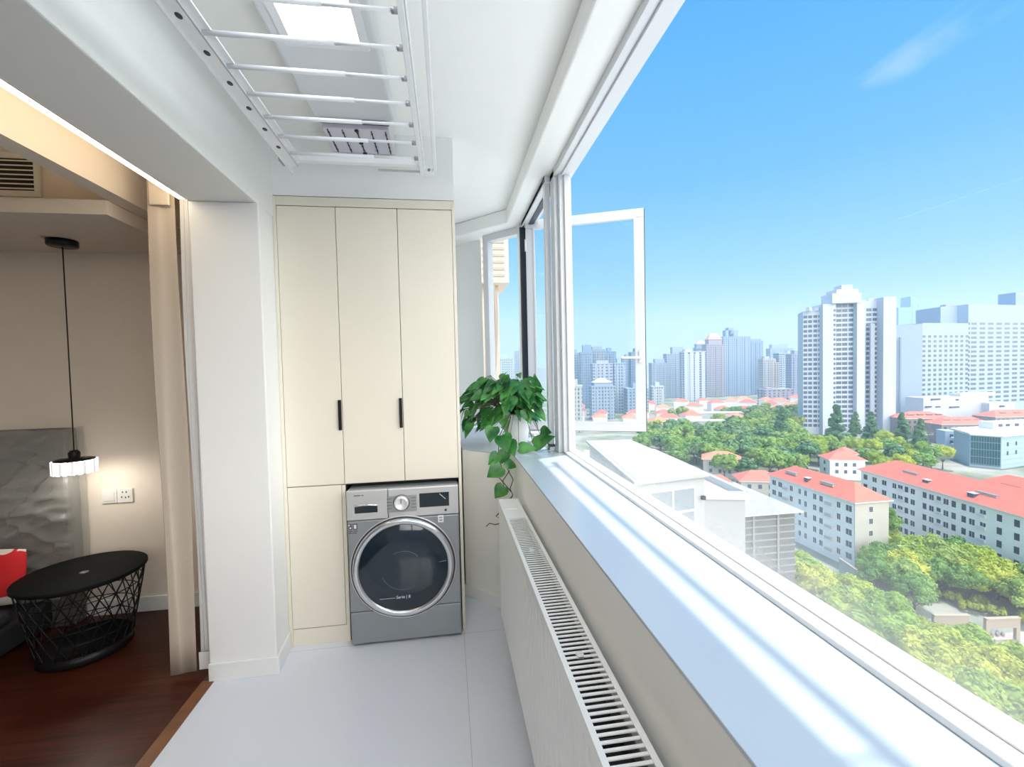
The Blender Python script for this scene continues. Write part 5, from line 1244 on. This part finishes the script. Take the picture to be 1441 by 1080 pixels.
for i, (x, y, s_) in enumerate(((68.6, 89, 1.0), (67.2, 83.4, 1.1), (72.5, 79.5, 1.05), (68.5, 75, 1.15), (73.5, 72, 1.), (68.2, 67.5, 1.15), (73.5, 64.5, 1.05), (67.5, 60, 1.2), (73.2, 57, 1.), (66.5, 52.5, 1.2), (72.5, 49.5, 1.05), (66., 45, 1.2), (72.5, 42, 1.1), (66, 37.5, 1.2), (79, 49, 1.), (79.5, 42.5, 1.1), (74, 85, .85), (61, 57, 1.), (61, 48.5, 1.), (86, 44, 1.0), (79, 56, .8))):
    tree('lane_tree', NEAR[i % 3], x, y, 6.0 + tr.uniform(-.4, .8), s_ * 1.12, 'bright yellow-green broadleaf tree in the row below the window', gA)
gB = 'round green trees beside the blocks'
for i, (x, y, s_) in enumerate(((86.5, 78.5, .85), (92.8, 84, .8), (95.5, 80.5, .95), (101, 84.5, 1.), (106.5, 88, 1.), (100.5, 77.5, .8), (107.5, 80.5, 1.05), (111, 74.5, 1.), (113.5, 84, .95), (111, 66.5, 1.05), (112.8, 70.5, .9), (91, 74.5, .75), (106, 95, .95), (109.5, 100.5, .9), (112, 61.5, 1.), (87, 71.5, .7), (97, 86, .9), (104, 83, .95), (110, 86, .95), (113.2, 79.5, .9), (106, 68, .8), (93, 78, .8), (106.8, 74, .85), (103.5, 74.5, .7))):
    tree('garden_tree', (MIDG + NEAR)[(i * 2) % 5], x, y, 4.9 + tr.uniform(-.5, .9), s_ * 1.25, 'round leafy tree in the garden between the white block and the long block', gB)
tree('garden_tree', TALL, 107.5, 93.5, 9.5, 1., 'tall narrow green tree between the beige end wall and the long block')
tree('garden_tree', NEAR[1], 119.5, 119.5, 10.5, 1., 'yellow-green tree between the two red roofs, at the far end of the long block')
tree('garden_tree', NEAR[2], 118, 131, 9., .9, 'bright green tree behind the ridge of the white five-storey block')
for i, (x, y, rz, lab) in enumerate(((101.5, 75.5, -.75, 'long yellow clipped hedge behind the gateway, upper row'), (103.5, 69.5, -.75, 'long yellow clipped hedge just above the right gateway lintel'))):
    t = thing('hedge', lab, 'hedge', (x, y, GZ)); o = bpy.data.objects.new('foliage', HEDG); COL.objects.link(o); o.parent = t; o.location = (0, 0, 1.0); o.rotation_euler = (0, 0, rz); o.scale = (1, 1.4, 1.2)
for x, y, s_, lab in ((113.5, 73.5, 1., 'dark maroon shrub above the yellow hedges'), (112.2, 68.2, .9, 'dark maroon shrub at the frame edge beside the yellow hedges')):
    t = thing('shrub', lab, 'shrub', (x, y, GZ)); o = bpy.data.objects.new('foliage', SHRB); COL.objects.link(o); o.parent = t; o.location = (0, 0, 1.5); o.scale = (s_, s_, s_)
# park belt
gC = 'trees of the park belt'
poly_pts = []
for Y in range(172, 372, 10):
    f = (Y - 172) / 200.
    left = 1020 - (Y - 172) * 1.2 if Y <= 195 else 950 if Y < 215 else 905 if Y < 285 else 945
    rightp = 1126 if Y > 205 else 1118
    a = left
    while a < rightp:
        if not (Y < 200 and a > 1118): poly_pts.append((a + tr.uniform(-3, 3), Y + tr.uniform(-4, 4)))
        a += 9.5 * 622 / Y * .9
for a, Y in poly_pts:
    x, y = az(a, Y)
    if not fp(x - 3, x + 3, y - 3, y + 3, add=False, gap=0): continue
    tree('park_tree', PARK[tr.randrange(3)], x, y, 6.8 + tr.uniform(-1.5, 2.5), tr.uniform(1.0, 1.4), 'green broadleaf tree in the park belt below the skyline', gC, tscale=1.3)
for a, Y, h, s_, lab in ((1177, 214, 14.5, 1.15, 'tall dark conifer at the foot of the white tower, left one of the group'), (1204, 226, 12., .8, 'dark conifer before the white tower, second of the group'), (1226, 212, 12.5, .9, 'dark conifer before the right corner of the white tower'), (1270, 206, 12., .9, 'dark conifer at the narrow end of the red-roofed terrace'), (1296, 192, 11., .85, 'bluish conifer in front of the red-roofed terrace'), (1100, 226, 13, 1.1, 'tall dark conifer rising from the park belt')):
    x, y = az(a, Y); tree('conifer', CONE[int(a) % 2], x, y, h, s_, lab, None, tscale=1.4)
gD = 'trees around the conifers'
for a, Y in ((1193, 196), (1205, 190), (1218, 196), (1228, 186), (1240, 192), (1252, 184), (1263, 190), (1280, 182), (1300, 176), (1313, 184), (1168, 206), (1246, 204), (1232, 172), (1258, 168), (1284, 164), (1210, 178), (1312, 166), (1190, 210), (1140, 196), (1152, 188), (1136, 182), (1163, 192), (1128, 174), (1178, 186), (1198, 168), (1216, 164), (1246, 158), (1270, 154), (1300, 156), (1150, 206), (1328, 168), (1122, 192)):
    x, y = az(a, Y)
    if not fp(x - 3, x + 3, y - 3, y + 3, add=False, gap=0): continue
    tree('broadleaf_tree', (PARK + NEAR)[tr.randrange(6)], x, y, 7. + tr.uniform(-1.5, 2.), tr.uniform(.85, 1.15), 'broadleaf tree among the conifers below the white tower', gD, tscale=1.2)

# ------------------------------------------------------------------ render look
sc.view_settings.view_transform = 'Standard'; sc.view_settings.look = 'None'; sc.view_settings.gamma = 1; sc.view_settings.use_curve_mapping = False
sc.view_settings.exposure = 0.0
cy = sc.cycles
cy.use_denoising = True
try: cy.denoiser = 'OPENIMAGEDENOISE'
except Exception: pass
cy.max_bounces = 10; cy.diffuse_bounces = 6; cy.glossy_bounces = 4; cy.transmission_bounces = 4; cy.transparent_max_bounces = 24; cy.volume_bounces = 1
cy.sample_clamp_indirect = 6.; cy.caustics_reflective = False; cy.caustics_refractive = False
cy.use_adaptive_sampling = True; cy.adaptive_threshold = .01
